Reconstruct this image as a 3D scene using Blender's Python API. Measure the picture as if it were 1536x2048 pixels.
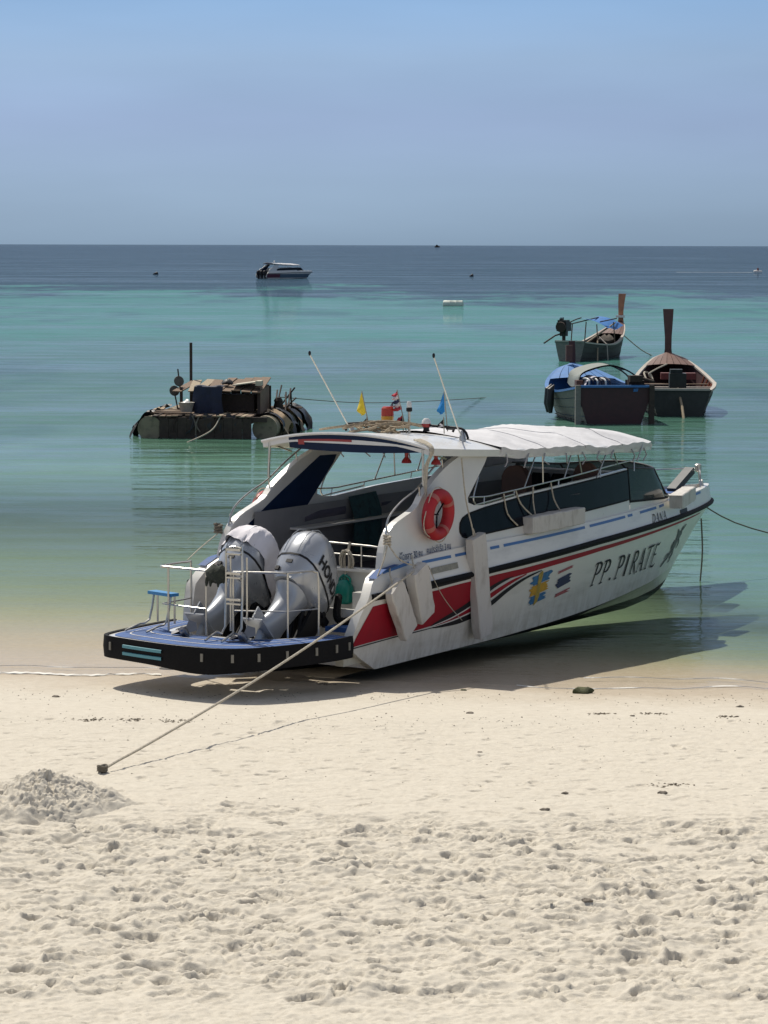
import bpy, bmesh, math, random
import numpy as np
from mathutils import Vector, Matrix
from mathutils.geometry import tessellate_polygon

for o in list(bpy.data.objects): bpy.data.objects.remove(o)
scene = bpy.context.scene
COL = scene.collection
R = math.radians
random.seed(7)

# ------------------------------------------------------------------ camera
FPX = 5500.0
cam_d = bpy.data.cameras.new('camera')
cam = bpy.data.objects.new('camera', cam_d); COL.objects.link(cam)
cam.location = (0, 0, 5.5)
cam_d.sensor_fit = 'VERTICAL'; cam_d.sensor_height = 36.0
cam_d.lens = FPX / 2048.0 * 36.0
cam_d.clip_start = 0.5; cam_d.clip_end = 90000
pitch = math.atan(534 / FPX)
fw = Vector((0, math.cos(pitch), -math.sin(pitch))); up0 = Vector((0, math.sin(pitch), math.cos(pitch)))
rl = R(0.15)
rt = Vector((1, 0, 0)) * math.cos(rl) + up0 * math.sin(rl); upv = up0 * math.cos(rl) - Vector((1, 0, 0)) * math.sin(rl)
cam.matrix_world = Matrix(((rt.x, upv.x, -fw.x, 0), (rt.y, upv.y, -fw.y, 0), (rt.z, upv.z, -fw.z, 5.5), (0, 0, 0, 1)))
scene.camera = cam
scene.render.resolution_x = 768; scene.render.resolution_y = 1024

# ------------------------------------------------------------------ sky and sun
SUN_EL = R(55); SUN_AZ = math.atan2(-0.49, 0.87)     # clockwise from +Y
world = bpy.data.worlds.new('World'); scene.world = world; world.use_nodes = True
nt = world.node_tree; nt.nodes.clear()
wo = nt.nodes.new('ShaderNodeOutputWorld'); bg = nt.nodes.new('ShaderNodeBackground')
sky = nt.nodes.new('ShaderNodeTexSky'); sky.sky_type = 'NISHITA'; sky.sun_disc = False
sky.sun_elevation = SUN_EL; sky.sun_rotation = SUN_AZ
sky.air_density = 1.0; sky.dust_density = 0.6; sky.ozone_density = 3.0; sky.altitude = 0
# thick tropical haze: pulls the low sky to a flat blue-grey and thins out with height, the same all round
geo = nt.nodes.new('ShaderNodeTexCoord'); sep = nt.nodes.new('ShaderNodeSeparateXYZ')
nt.links.new(geo.outputs['Generated'], sep.inputs[0])
ramp = nt.nodes.new('ShaderNodeValToRGB')
SKYRAMP = [(0.0, (0.335, 0.495, 0.765)), (0.02, (0.355, 0.492, 0.76)), (0.044, (0.38, 0.48, 0.75)), (0.067, (0.41, 0.525, 0.75)), (0.09, (0.365, 0.52, 0.765)), (0.4, (0.98, 0.93, 0.88)), (1.0, (1.25, 1.12, 0.98))]
while len(ramp.color_ramp.elements) < len(SKYRAMP): ramp.color_ramp.elements.new(0.5)
for e, (p_, c_) in zip(ramp.color_ramp.elements, SKYRAMP): e.position = p_; e.color = (*c_, 1)
nt.links.new(sep.outputs['Z'], ramp.inputs[0])
cn = nt.nodes.new('ShaderNodeTexNoise'); cn.inputs['Scale'].default_value = 3.0; cn.inputs['Detail'].default_value = 4
cmp_ = nt.nodes.new('ShaderNodeMapping'); cmp_.inputs['Scale'].default_value = (1.6, 1.6, 9.0); cmp_.inputs['Rotation'].default_value = (0, 0.10, 0)
nt.links.new(geo.outputs['Generated'], cmp_.inputs[0]); nt.links.new(cmp_.outputs[0], cn.inputs['Vector'])
cr = nt.nodes.new('ShaderNodeMapRange'); cr.inputs[1].default_value = 0.35; cr.inputs[2].default_value = 0.75
cr.inputs[3].default_value = 0.965; cr.inputs[4].default_value = 1.09
nt.links.new(cn.outputs[0], cr.inputs[0])
mx = nt.nodes.new('ShaderNodeMix'); mx.data_type = 'RGBA'; mx.blend_type = 'MULTIPLY'; mx.inputs[0].default_value = 1
hs = nt.nodes.new('ShaderNodeHueSaturation'); hs.inputs['Saturation'].default_value = 0.55
nt.links.new(sky.outputs[0], hs.inputs['Color']); nt.links.new(hs.outputs[0], mx.inputs[6]); nt.links.new(ramp.outputs[0], mx.inputs[7])
mx2 = nt.nodes.new('ShaderNodeVectorMath'); mx2.operation = 'SCALE'
nt.links.new(mx.outputs[2], mx2.inputs[0]); nt.links.new(cr.outputs[0], mx2.inputs['Scale'])
nt.links.new(mx2.outputs[0], bg.inputs[0]); bg.inputs[1].default_value = 0.12
nt.links.new(bg.outputs[0], wo.inputs[0])

sun_d = bpy.data.lights.new('sun', 'SUN'); sun_d.energy = 4.4; sun_d.angle = R(0.6); sun_d.color = (1.0, 0.94, 0.83)
sun = bpy.data.objects.new('sun', sun_d); COL.objects.link(sun)
sdir = Vector((math.sin(SUN_AZ) * math.cos(SUN_EL), math.cos(SUN_AZ) * math.cos(SUN_EL), math.sin(SUN_EL)))
sun.rotation_euler = sdir.to_track_quat('Z', 'Y').to_euler(); sun.location = sdir * 60

vs = scene.view_settings
scene.display_settings.display_device = 'sRGB'
vs.view_transform = 'Standard'; vs.look = 'None'; vs.exposure = 0.0; vs.gamma = 1.0; vs.use_curve_mapping = False
scene.render.engine = 'CYCLES'
scene.cycles.max_bounces = 8; scene.cycles.transparent_max_bounces = 12; scene.cycles.caustics_reflective = False

# ------------------------------------------------------------------ helpers
def tag(o, label, cat, group=None, kind=None):
    if label: o['label'] = label
    if cat: o['category'] = cat
    if group: o['group'] = group
    if kind: o['kind'] = kind
    return o

def empty(name, loc=(0, 0, 0), rz=0, parent=None, rot=None):
    o = bpy.data.objects.new(name, None); COL.objects.link(o)
    o.location = loc; o.rotation_euler = rot if rot else (0, 0, rz); o.empty_display_size = 0.2
    if parent: o.parent = parent
    return o

def mob(name, V, Fc, mat, parent=None, smooth=False, sharp=40):
    me = bpy.data.meshes.new(name)
    me.from_pydata([tuple(v) for v in V], [], Fc)
    me.validate(); me.update()
    bm = bmesh.new(); bm.from_mesh(me)
    bmesh.ops.recalc_face_normals(bm, faces=bm.faces); bm.to_mesh(me); bm.free()
    if smooth:
        me.shade_smooth()
        try: me.set_sharp_from_angle(angle=R(sharp))
        except Exception: pass
    me.materials.append(mat)
    o = bpy.data.objects.new(name, me); COL.objects.link(o)
    if parent: o.parent = parent
    return o

class MB:
    def __init__(s): s.v = []; s.f = []
    def add(s, V, Fc):
        b = len(s.v); s.v += [tuple(v) for v in V]; s.f += [tuple(i + b for i in f) for f in Fc]; return s
    def box(s, c, d, rot=None):
        x, y, z = d[0] / 2, d[1] / 2, d[2] / 2
        P = [Vector((a, b, e)) for a in (-x, x) for b in (-y, y) for e in (-z, z)]
        if rot: P = [rot @ p for p in P]
        P = [p + Vector(c) for p in P]
        return s.add(P, [(0, 1, 3, 2), (4, 6, 7, 5), (0, 4, 5, 1), (2, 3, 7, 6), (0, 2, 6, 4), (1, 5, 7, 3)])
    def tube(s, pts, r, n=8, closed=False, cap=True):
        P = [Vector(p) for p in pts]; m = len(P)
        rr = r if isinstance(r, (list, tuple)) else [r] * m
        T = []
        for i in range(m):
            if closed: t = P[(i + 1) % m] - P[i - 1]
            elif i == 0: t = P[1] - P[0]
            elif i == m - 1: t = P[-1] - P[-2]
            else: t = (P[i + 1] - P[i]).normalized() + (P[i] - P[i - 1]).normalized()
            T.append(t.normalized() if t.length > 1e-9 else Vector((0, 0, 1)))
        a = Vector((0, 0, 1)) if abs(T[0].z) < 0.9 else Vector((1, 0, 0))
        N = T[0].cross(a).normalized(); V = []
        for i in range(m):
            N = (N - T[i] * N.dot(T[i])).normalized(); B = T[i].cross(N)
            for k in range(n):
                an = 2 * math.pi * k / n
                V.append(P[i] + (N * math.cos(an) + B * math.sin(an)) * rr[i])
        F_ = []
        for i in range(m if closed else m - 1):
            j = (i + 1) % m
            for k in range(n): F_.append((i * n + k, i * n + (k + 1) % n, j * n + (k + 1) % n, j * n + k))
        if cap and not closed: F_ += [tuple(range(n - 1, -1, -1)), tuple(range((m - 1) * n, m * n))]
        return s.add(V, F_)
    def rings(s, rg, cap=True, closed=True):
        n = len(rg[0]); V = [p for r_ in rg for p in r_]; F_ = []
        for i in range(len(rg) - 1):
            for k in range(n if closed else n - 1):
                F_.append((i * n + k, i * n + (k + 1) % n, (i + 1) * n + (k + 1) % n, (i + 1) * n + k))
        if cap: F_ += [tuple(range(n - 1, -1, -1)), tuple(range((len(rg) - 1) * n, len(rg) * n))]
        return s.add(V, F_)
    def lathe(s, prof, n=16, M=None):
        rg = [[Vector((r_ * math.cos(2 * math.pi * k / n), r_ * math.sin(2 * math.pi * k / n), z)) for k in range(n)] for r_, z in prof]
        if M: rg = [[M @ p for p in g] for g in rg]
        return s.rings(rg)
    def poly(s, pts2, fn, thick=None, fn2=None):
        """flat outline pts2 mapped by fn to 3-D; with fn2 a back face and a rim"""
        tri = tessellate_polygon([[Vector((a, b, 0)) for a, b in pts2]])
        n = len(pts2); V = [fn(a, b) for a, b in pts2]; F_ = [tuple(t) for t in tri]
        if fn2:
            V += [fn2(a, b) for a, b in pts2]; F_ += [tuple(i + n for i in reversed(t)) for t in tri]
            F_ += [(i, (i + 1) % n, (i + 1) % n + n, i + n) for i in range(n)]
        return s.add(V, F_)
    def grid(s, nu, nv, fn):
        V = [fn(i / nu, j / nv) for i in range(nu + 1) for j in range(nv + 1)]
        F_ = [(i * (nv + 1) + j, (i + 1) * (nv + 1) + j, (i + 1) * (nv + 1) + j + 1, i * (nv + 1) + j + 1) for i in range(nu) for j in range(nv)]
        return s.add(V, F_)
    def build(s, name, mat, parent=None, smooth=False, sharp=40): return mob(name, s.v, s.f, mat, parent, smooth, sharp)

def resample(pts, step, closed=True):
    out = []; n = len(pts)
    for i in range(n if closed else n - 1):
        a = Vector(pts[i]); b = Vector(pts[(i + 1) % n]); k = max(1, int((b - a).length / step + 0.5))
        out += [tuple(a.lerp(b, j / k)) for j in range(k)]
    if not closed: out.append(tuple(pts[-1]))
    return out

def smooth_pts(pts, sub=4, closed=False):
    P = [Vector(p) for p in pts]; n = len(P); out = []
    for i in range(n if closed else n - 1):
        p0 = P[i - 1] if (i > 0 or closed) else P[0]; p1 = P[i]; p2 = P[(i + 1) % n]
        p3 = P[(i + 2) % n] if (i + 2 < n or closed) else P[-1]
        for j in range(sub):
            t = j / sub
            out.append(0.5 * ((2 * p1) + (p2 - p0) * t + (2 * p0 - 5 * p1 + 4 * p2 - p3) * t * t + (3 * p1 - p0 - 3 * p2 + p3) * t ** 3))
    if not closed: out.append(P[-1])
    return out

def itp(x, pts): return float(np.interp(x, [p[0] for p in pts], [p[1] for p in pts]))

# ------------------------------------------------------------------ materials
MATS = {}
def mat(name, col, rough=0.5, metal=0.0, var=0.12, scale=6.0, bump=0.0, bscale=40.0, coat=0.0, dirt=None, stretch=(1, 1, 1), spec=0.5):
    if name in MATS: return MATS[name]
    m = bpy.data.materials.new(name); m.use_nodes = True; t = m.node_tree; N = t.nodes; L = t.links
    b = N['Principled BSDF']; b.inputs['Roughness'].default_value = rough; b.inputs['Metallic'].default_value = metal
    b.inputs['Specular IOR Level'].default_value = spec
    if coat: b.inputs['Coat Weight'].default_value = coat; b.inputs['Coat Roughness'].default_value = 0.08
    tc = N.new('ShaderNodeTexCoord'); mp = N.new('ShaderNodeMapping'); mp.inputs['Scale'].default_value = stretch
    L.new(tc.outputs['Object'], mp.inputs[0])
    nz = N.new('ShaderNodeTexNoise'); nz.inputs['Scale'].default_value = scale; nz.inputs['Detail'].default_value = 6; nz.inputs['Roughness'].default_value = 0.62
    L.new(mp.outputs[0], nz.inputs['Vector'])
    rp = N.new('ShaderNodeValToRGB'); rp.color_ramp.elements[0].position = 0.3; rp.color_ramp.elements[1].position = 0.7
    lo = dirt if dirt else tuple(c * (1 - var) for c in col); hi = tuple(min(1, c * (1 + var * 0.6)) for c in col)
    rp.color_ramp.elements[0].color = (*lo, 1); rp.color_ramp.elements[1].color = (*hi, 1)
    if dirt:
        rp.color_ramp.elements[0].position = 0.22; rp.color_ramp.elements[1].position = 0.50
    L.new(nz.outputs[0], rp.inputs[0]); L.new(rp.outputs[0], b.inputs['Base Color'])
    rr = N.new('ShaderNodeMapRange'); rr.inputs[3].default_value = max(0.02, rough - 0.08); rr.inputs[4].default_value = min(1, rough + 0.12)
    L.new(nz.outputs[0], rr.inputs[0]); L.new(rr.outputs[0], b.inputs['Roughness'])
    if bump:
        n2 = N.new('ShaderNodeTexNoise'); n2.inputs['Scale'].default_value = bscale; n2.inputs['Detail'].default_value = 5
        L.new(mp.outputs[0], n2.inputs['Vector'])
        bp = N.new('ShaderNodeBump'); bp.inputs['Strength'].default_value = bump; bp.inputs['Distance'].default_value = 0.02
        L.new(n2.outputs[0], bp.inputs['Height']); L.new(bp.outputs[0], b.inputs['Normal'])
    MATS[name] = m
    return m

gel = mat('gelcoat_white', (0.66, 0.65, 0.62), 0.3, var=0.06, scale=2.2, coat=0.3)
gel_dirty = mat('hull_gelcoat', (0.66, 0.645, 0.60), 0.35, var=0.1, scale=2.0, coat=0.2, dirt=(0.53, 0.515, 0.47), stretch=(0.5, 1, 2.5))
def add_stain(m, z0, z1, col, amt=0.7):
    """brown scum and scuffs low on the topsides"""
    N = m.node_tree.nodes; L = m.node_tree.links; b = N['Principled BSDF']; src = b.inputs['Base Color'].links[0].from_socket
    tc = N.new('ShaderNodeTexCoord'); sp = N.new('ShaderNodeSeparateXYZ'); L.new(tc.outputs['Object'], sp.inputs[0])
    mp = N.new('ShaderNodeMapping'); mp.inputs['Scale'].default_value = (3.0, 3.0, 0.7); L.new(tc.outputs['Object'], mp.inputs[0])
    nz = N.new('ShaderNodeTexNoise'); nz.inputs['Scale'].default_value = 3.0; nz.inputs['Detail'].default_value = 8; nz.inputs['Roughness'].default_value = 0.7; L.new(mp.outputs[0], nz.inputs['Vector'])
    mr = N.new('ShaderNodeMapRange'); mr.inputs[1].default_value = z1; mr.inputs[2].default_value = z0; L.new(sp.outputs[2], mr.inputs[0])
    r2 = N.new('ShaderNodeMapRange'); r2.inputs[1].default_value = 0.42; r2.inputs[2].default_value = 0.72; L.new(nz.outputs[0], r2.inputs[0])
    mu = N.new('ShaderNodeMath'); mu.operation = 'MULTIPLY'; L.new(mr.outputs[0], mu.inputs[0]); L.new(r2.outputs[0], mu.inputs[1])
    m2 = N.new('ShaderNodeMath'); m2.operation = 'MULTIPLY'; m2.inputs[1].default_value = amt; L.new(mu.outputs[0], m2.inputs[0])
    mx = N.new('ShaderNodeMix'); mx.data_type = 'RGBA'; mx.inputs[7].default_value = (*col, 1); L.new(m2.outputs[0], mx.inputs[0]); L.new(src, mx.inputs[6]); L.new(mx.outputs[2], b.inputs['Base Color'])
add_stain(gel_dirty, 0.05, 0.65, (0.27, 0.23, 0.15), 0.65)
antifoul = mat('bottom_paint', (0.015, 0.017, 0.02), 0.7, var=0.4, scale=4)
black_rub = mat('black_rubber', (0.007, 0.007, 0.008), 0.7, var=0.4, scale=9, bump=0.15, spec=0.15)
black_pl = mat('black_plastic', (0.012, 0.012, 0.014), 0.5, var=0.3, spec=0.25)
red_dec = mat('red_vinyl', (0.30, 0.008, 0.022), 0.5, var=0.15, scale=5, spec=0.2)
black_dec = mat('black_vinyl', (0.014, 0.014, 0.017), 0.55, var=0.2, spec=0.2)
blue_dec = mat('blue_vinyl', (0.04, 0.14, 0.36), 0.4, var=0.15)
white_dec = mat('white_vinyl', (0.74, 0.72, 0.68), 0.4, var=0.05)
glass_dk = mat('tinted_glass', (0.004, 0.006, 0.012), 0.12, var=0.3, scale=3, coat=0.0, spec=0.10)
steel = mat('stainless_steel', (0.50, 0.49, 0.46), 0.28, 1.0, var=0.12, scale=14)
roof_w = mat('roof_gelcoat', (0.66, 0.66, 0.65), 0.35, var=0.06, scale=3, coat=0.2)
canvas_w = mat('white_canvas', (0.60, 0.60, 0.62), 0.85, var=0.12, scale=4, bump=0.45, bscale=14)
canvas_g = mat('grey_canvas', (0.36, 0.36, 0.39), 0.85, var=0.12, scale=5, bump=0.2, bscale=30)
navy = mat('navy_panel', (0.006, 0.018, 0.055), 0.45, var=0.25, scale=3, spec=0.15)
lilac = mat('lilac_vinyl', (0.085, 0.078, 0.11), 0.6, var=0.12, scale=6, bump=0.1)
liner = mat('interior_liner', (0.24, 0.235, 0.24), 0.6, var=0.12, scale=3)
brown_v = mat('brown_vinyl', (0.12, 0.065, 0.05), 0.6, var=0.2)
blue_deck = mat('blue_nonslip_deck', (0.022, 0.085, 0.27), 0.65, var=0.35, scale=3, bump=0.3, bscale=120, stretch=(1, 2, 1))
silver = mat('silver_engine_paint', (0.40, 0.42, 0.45), 0.28, 0.40, var=0.06, scale=3, coat=0.5)
silver2 = mat('silver_engine_paint_lower', (0.37, 0.39, 0.42), 0.32, 0.35, var=0.1, scale=4, coat=0.3)
rope_m = mat('weathered_rope', (0.50, 0.45, 0.36), 0.9, var=0.3, scale=30, bump=0.6, bscale=90)
rope_dk = mat('dark_rope', (0.16, 0.14, 0.11), 0.9, var=0.3, scale=30, bump=0.5, bscale=90)
ring_red = mat('lifebuoy_red', (0.38, 0.010, 0.018), 0.6, var=0.14, scale=5)
fender_w = mat('weathered_fender_board', (0.50, 0.48, 0.45), 0.8, var=0.2, scale=7, bump=0.35, bscale=25, dirt=(0.36, 0.33, 0.29), stretch=(1, 1, 0.4))
# ------------------------------------------------------------------ beach and sea bed
WL = -0.1
def shore_y(x): return 35.0 - 0.14 * x + 0.12 * np.sin(x * 1.7 + 0.5) + 0.07 * np.sin(x * 4.1 + 2)
DX, DY = 0.0175, 0.018
xs_d = np.arange(-5.9, 5.9, DX); ys_d = np.arange(17.4, 37.6, DY)
xs = np.concatenate([[-4000, -600, -100, -30, -12, -8, -6.6], xs_d, [6.6, 8, 12, 30, 100, 600, 4000]])
ys = np.concatenate([[-120, -30, 0, 10, 15, 16.8], ys_d, [37.9, 38.5, 39.5, 41, 43, 46, 50, 60, 80, 120, 200, 400, 1000, 4000, 60000]])
rng = np.random.default_rng(11)
nyd, nxd = len(ys_d), len(xs_d)
kx = np.fft.fftfreq(nxd, DX)[None, :]; ky = np.fft.fftfreq(nyd, DY)[:, None]
def band(lam_x, lam_y, width=0.5):
    """noise with a wavelength of about lam (m), unit variance"""
    k = np.sqrt((kx * lam_x) ** 2 + (ky * lam_y) ** 2) + 1e-9
    f = np.exp(-(np.log(k)) ** 2 / (2 * width ** 2))
    n = np.real(np.fft.ifft2(np.fft.fft2(rng.standard_normal((nyd, nxd))) * f))
    return n / n.std()
Xd, Yd = np.meshgrid(xs_d, ys_d)
def sstep(a, b, x): t = np.clip((x - a) / (b - a), 0, 1); return t * t * (3 - 2 * t)
edge = band(3, 2.5) * 0.35
wf = sstep(26.4, 24.4, Yd + edge * 1.5) * sstep(18.2, 18.75, Yd + edge * 0.25)      # trampled band
wm = sstep(33.8, 29.5, Yd + edge) * (1 - wf)                                         # lightly marked sand
lumps = np.tanh(2.2 * band(0.75, 0.55)); small = np.tanh(2.2 * band(0.36, 0.26))
clod = np.clip(band(0.40, 0.26) - 0.9, 0, 1.5)
h = wf * (0.008 * lumps + 0.006 * small + 0.0030 * band(0.09, 0.08) * (0.4 + np.abs(band(0.8, 0.6))) + 0.014 * band(1.6, 1.2) + 0.015 * np.tanh(6 * clod) - 0.022 * np.tanh(8 * np.clip(band(0.55, 0.26) - 1.05, 0, 1.3)) - 0.012 * np.tanh(8 * np.clip(band(0.26, 0.13) - 1.2, 0, 1.3)))
h += wm * (0.0030 * band(0.5, 0.4) + 0.0016 * band(0.13, 0.13)) + 0.0012 * band(0.06, 0.06) * (wm + 0.25)
# crisp little scarps in the middle beach
scar = np.clip(band(0.42, 0.24) - 1.5, 0, 1.2)
h -= wm * sstep(33.2, 29.0, Yd) * 0.022 * scar
h += sstep(18.9, 18.2, Yd) * (0.0035 * band(0.10, 0.09) + 0.004 * band(0.4, 0.3)) 
warp = np.tanh(band(0.12, 0.10))
def stamp(x0, y0, ang, ln, wd, dep):
    i0 = int((y0 - ys_d[0]) / DY); j0 = int((x0 - xs_d[0]) / DX); rj = int(ln * 1.5 / DX) + 2; ri = int(ln * 1.5 / DY) + 2
    a, b, c, d = max(0, i0 - ri), min(nyd, i0 + ri), max(0, j0 - rj), min(nxd, j0 + rj)
    if a >= b or c >= d: return
    dx = Xd[a:b, c:d] - x0; dy = Yd[a:b, c:d] - y0
    u = (dx * math.cos(ang) + dy * math.sin(ang)) / (ln / 2); v = (-dx * math.sin(ang) + dy * math.cos(ang)) / (wd / 2)
    v = v * (1 + 0.22 * np.cos(u * 3.1 + 0.7))
    r = np.sqrt(u * u + v * v) * (1 + 0.05 * warp[a:b, c:d])
    h[a:b, c:d] += -dep * (1 - sstep(0.88, 1.04, r)) * (1 + 0.25 * u) + dep * 0.6 * np.exp(-((r - 1.25) / 0.22) ** 2)
for k in range(620):
    x0 = rng.uniform(-4.6, 4.6); y0 = 18.5 + 7.2 * rng.random()
    ang = rng.choice([rng.normal(0, 0.35), rng.normal(0, 0.5), rng.uniform(0, 3.14)])
    stamp(x0, y0, ang, rng.uniform(0.22, 0.38), rng.uniform(0.11, 0.19), rng.uniform(0.009, 0.029) * (0.25 + 0.75 * float(sstep(26, 24.5, y0))))
for k in range(110):
    stamp(rng.uniform(-5.2, 5.2), rng.uniform(25.5, 31.5), rng.uniform(0, 3.14), rng.uniform(0.16, 0.3), rng.uniform(0.07, 0.12), rng.uniform(0.004, 0.014))
# smooth swale left by the pile being dug, and a low berm at the top of the wash
h += 0.03 * np.exp(-((Yd - 31.6 - 0.25 * np.sin(Xd)) / 0.7) ** 2)
def base(x, y):
    s = shore_y(np.clip(x, -60, 60)) - y
    return np.where(s > 0, WL + 0.026 * np.clip(s, 0, 40), WL + np.maximum(0.046 * s, -0.5) + 0.028 * np.clip(s + 11, -60, 0))
GX, GY = np.meshgrid(xs, ys)
Z = np.maximum(base(GX, GY), -7)
i0 = 6; j0 = 7
fade = sstep(0, 0.4, Xd - xs_d[0]) * sstep(0, 0.4, xs_d[-1] - Xd) * sstep(0, 0.3, Yd - ys_d[0]) * sstep(0, 0.3, ys_d[-1] - Yd)
Z[i0:i0 + nyd, j0:j0 + nxd] += h * fade
def ground_z(x, y):
    j = min(max(int((x - xs_d[0]) / DX), 0), nxd - 1); i = min(max(int((y - ys_d[0]) / DY), 0), nyd - 1)
    return float(Z[i0 + i, j0 + j])
def np_grid(name, GX, GY, Z, m):
    ny, nx = GX.shape
    co = np.stack([GX, GY, Z], -1).reshape(-1, 3).astype(np.float32)
    idx = np.arange(ny * nx).reshape(ny, nx)
    q = np.stack([idx[:-1, :-1], idx[:-1, 1:], idx[1:, 1:], idx[1:, :-1]], -1).reshape(-1, 4).astype(np.int32)
    me = bpy.data.meshes.new(name); me.vertices.add(len(co)); me.vertices.foreach_set('co', co.ravel())
    me.loops.add(q.size); me.loops.foreach_set('vertex_index', q.ravel())
    me.polygons.add(len(q)); me.polygons.foreach_set('loop_start', np.arange(0, q.size, 4, dtype=np.int32)); me.polygons.foreach_set('loop_total', np.full(len(q), 4, dtype=np.int32))
    me.update(); me.validate(); me.shade_smooth(); me.materials.append(m)
    o = bpy.data.objects.new(name, me); COL.objects.link(o); return o

sand = bpy.data.materials.new('sand'); sand.use_nodes = True
t = sand.node_tree; N = t.nodes; L = t.links; b = N['Principled BSDF']
def noise(N, L, vec, scale, det=5, ro=0.6):
    n = N.new('ShaderNodeTexNoise'); n.inputs['Scale'].default_value = scale; n.inputs['Detail'].default_value = det; n.inputs['Roughness'].default_value = ro
    L.new(vec, n.inputs['Vector']); return n.outputs[0]
def ramp_(N, L, fac, stops):
    r = N.new('ShaderNodeValToRGB')
    while len(r.color_ramp.elements) < len(stops): r.color_ramp.elements.new(0.5)
    for e, (p, c) in zip(r.color_ramp.elements, stops): e.position = p; e.color = (*c, 1) if len(c) == 3 else c
    L.new(fac, r.inputs[0]); return r.outputs[0]
def math_(N, L, op, a, b_=None, clamp=False):
    m = N.new('ShaderNodeMath'); m.operation = op; m.use_clamp = clamp
    for i, v in enumerate((a, b_)):
        if v is None: continue
        if isinstance(v, (int, float)): m.inputs[i].default_value = v
        else: L.new(v, m.inputs[i])
    return m.outputs[0]
def mixc(N, L, fac, a, b_, mode='MIX'):
    m = N.new('ShaderNodeMix'); m.data_type = 'RGBA'; m.blend_type = mode
    for i, v in ((0, fac), (6, a), (7, b_)):
        if isinstance(v, (int, float)): m.inputs[i].default_value = v
        elif isinstance(v, tuple): m.inputs[i].default_value = (*v, 1)
        else: L.new(v, m.inputs[i])
    return m.outputs[2]
gp = N.new('ShaderNodeNewGeometry').outputs['Position']
sx = N.new('ShaderNodeSeparateXYZ'); L.new(gp, sx.inputs[0])
n1 = noise(N, L, gp, 0.9, 5); n2 = noise(N, L, gp, 9, 6); n3 = noise(N, L, gp, 130, 3, 0.7)
dry = ramp_(N, L, n2, [(0.3, (0.525, 0.48, 0.408)), (0.7, (0.625, 0.58, 0.503))])
dry = mixc(N, L, math_(N, L, 'MULTIPLY', n1, 0.45), dry, (0.65, 0.612, 0.528))
# damp sand towards the wash
s_ = math_(N, L, 'SUBTRACT', math_(N, L, 'ADD', sx.outputs[1], math_(N, L, 'MULTIPLY', sx.outputs[0], 0.14)), 35.0)
wetf = N.new('ShaderNodeMapRange'); wetf.interpolation_type = 'SMOOTHSTEP'; wetf.inputs[1].default_value = -2.2; wetf.inputs[2].default_value = 0.3
L.new(math_(N, L, 'ADD', s_, math_(N, L, 'MULTIPLY', math_(N, L, 'SUBTRACT', n1, 0.5), 2.5)), wetf.inputs[0])
wet = ramp_(N, L, n2, [(0.3, (0.40, 0.335, 0.25)), (0.7, (0.47, 0.40, 0.31))])
colr = mixc(N, L, wetf.outputs[0], dry, wet)
grain = ramp_(N, L, n3, [(0.32, (0.80, 0.79, 0.77)), (0.62, (1.04, 1.03, 1.0))])
colr = mixc(N, L, 0.8, colr, grain, 'MULTIPLY')
L.new(colr, b.inputs['Base Color'])
rw = N.new('ShaderNodeMapRange'); rw.inputs[3].default_value = 0.95; rw.inputs[4].default_value = 0.6; L.new(wetf.outputs[0], rw.inputs[0]); L.new(rw.outputs[0], b.inputs['Roughness'])
b.inputs['Specular IOR Level'].default_value = 0.25
bp = N.new('ShaderNodeBump'); bp.inputs['Strength'].default_value = 0.5; bp.inputs['Distance'].default_value = 0.012
L.new(noise(N, L, gp, 60, 6, 0.7), bp.inputs['Height']); L.new(bp.outputs[0], b.inputs['Normal'])
beach = np_grid('beach', GX, GY, Z, sand); beach['kind'] = 'structure'

# ------------------------------------------------------------------ sea
water = bpy.data.materials.new('sea_water'); water.use_nodes = True
t = water.node_tree; N = t.nodes; L = t.links; N.clear()
out = N.new('ShaderNodeOutputMaterial'); gp = N.new('ShaderNodeNewGeometry').outputs['Position']
sx = N.new('ShaderNodeSeparateXYZ'); L.new(gp, sx.inputs[0])
def mapped(sc):
    m = N.new('ShaderNodeMapping'); m.inputs['Scale'].default_value = sc; L.new(gp, m.inputs[0]); return m.outputs[0]
off = math_(N, L, 'SUBTRACT', math_(N, L, 'ADD', sx.outputs[1], math_(N, L, 'MULTIPLY', sx.outputs[0], 0.14)), 35.0)
xp = math_(N, L, 'MAXIMUM', math_(N, L, 'MINIMUM', sx.outputs[0], 8.0), 0.0)
offe = math_(N, L, 'ADD', off, math_(N, L, 'MULTIPLY', math_(N, L, 'MAXIMUM', math_(N, L, 'MINIMUM', off, 9.0), 0.0), math_(N, L, 'ADD', math_(N, L, 'MULTIPLY', xp, 0.36), 0.12)))   # the bottom shelves faster to the right
w1 = noise(N, L, mapped((0.05, 0.022, 0.05)), 1.0, 5, 0.6)
w2 = noise(N, L, mapped((0.35, 0.12, 0.2)), 1.0, 5, 0.6)
wig = math_(N, L, 'ADD', math_(N, L, 'MULTIPLY', math_(N, L, 'SUBTRACT', w1, 0.5), 0.17), math_(N, L, 'MULTIPLY', math_(N, L, 'SUBTRACT', w2, 0.5), 0.07))
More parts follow.
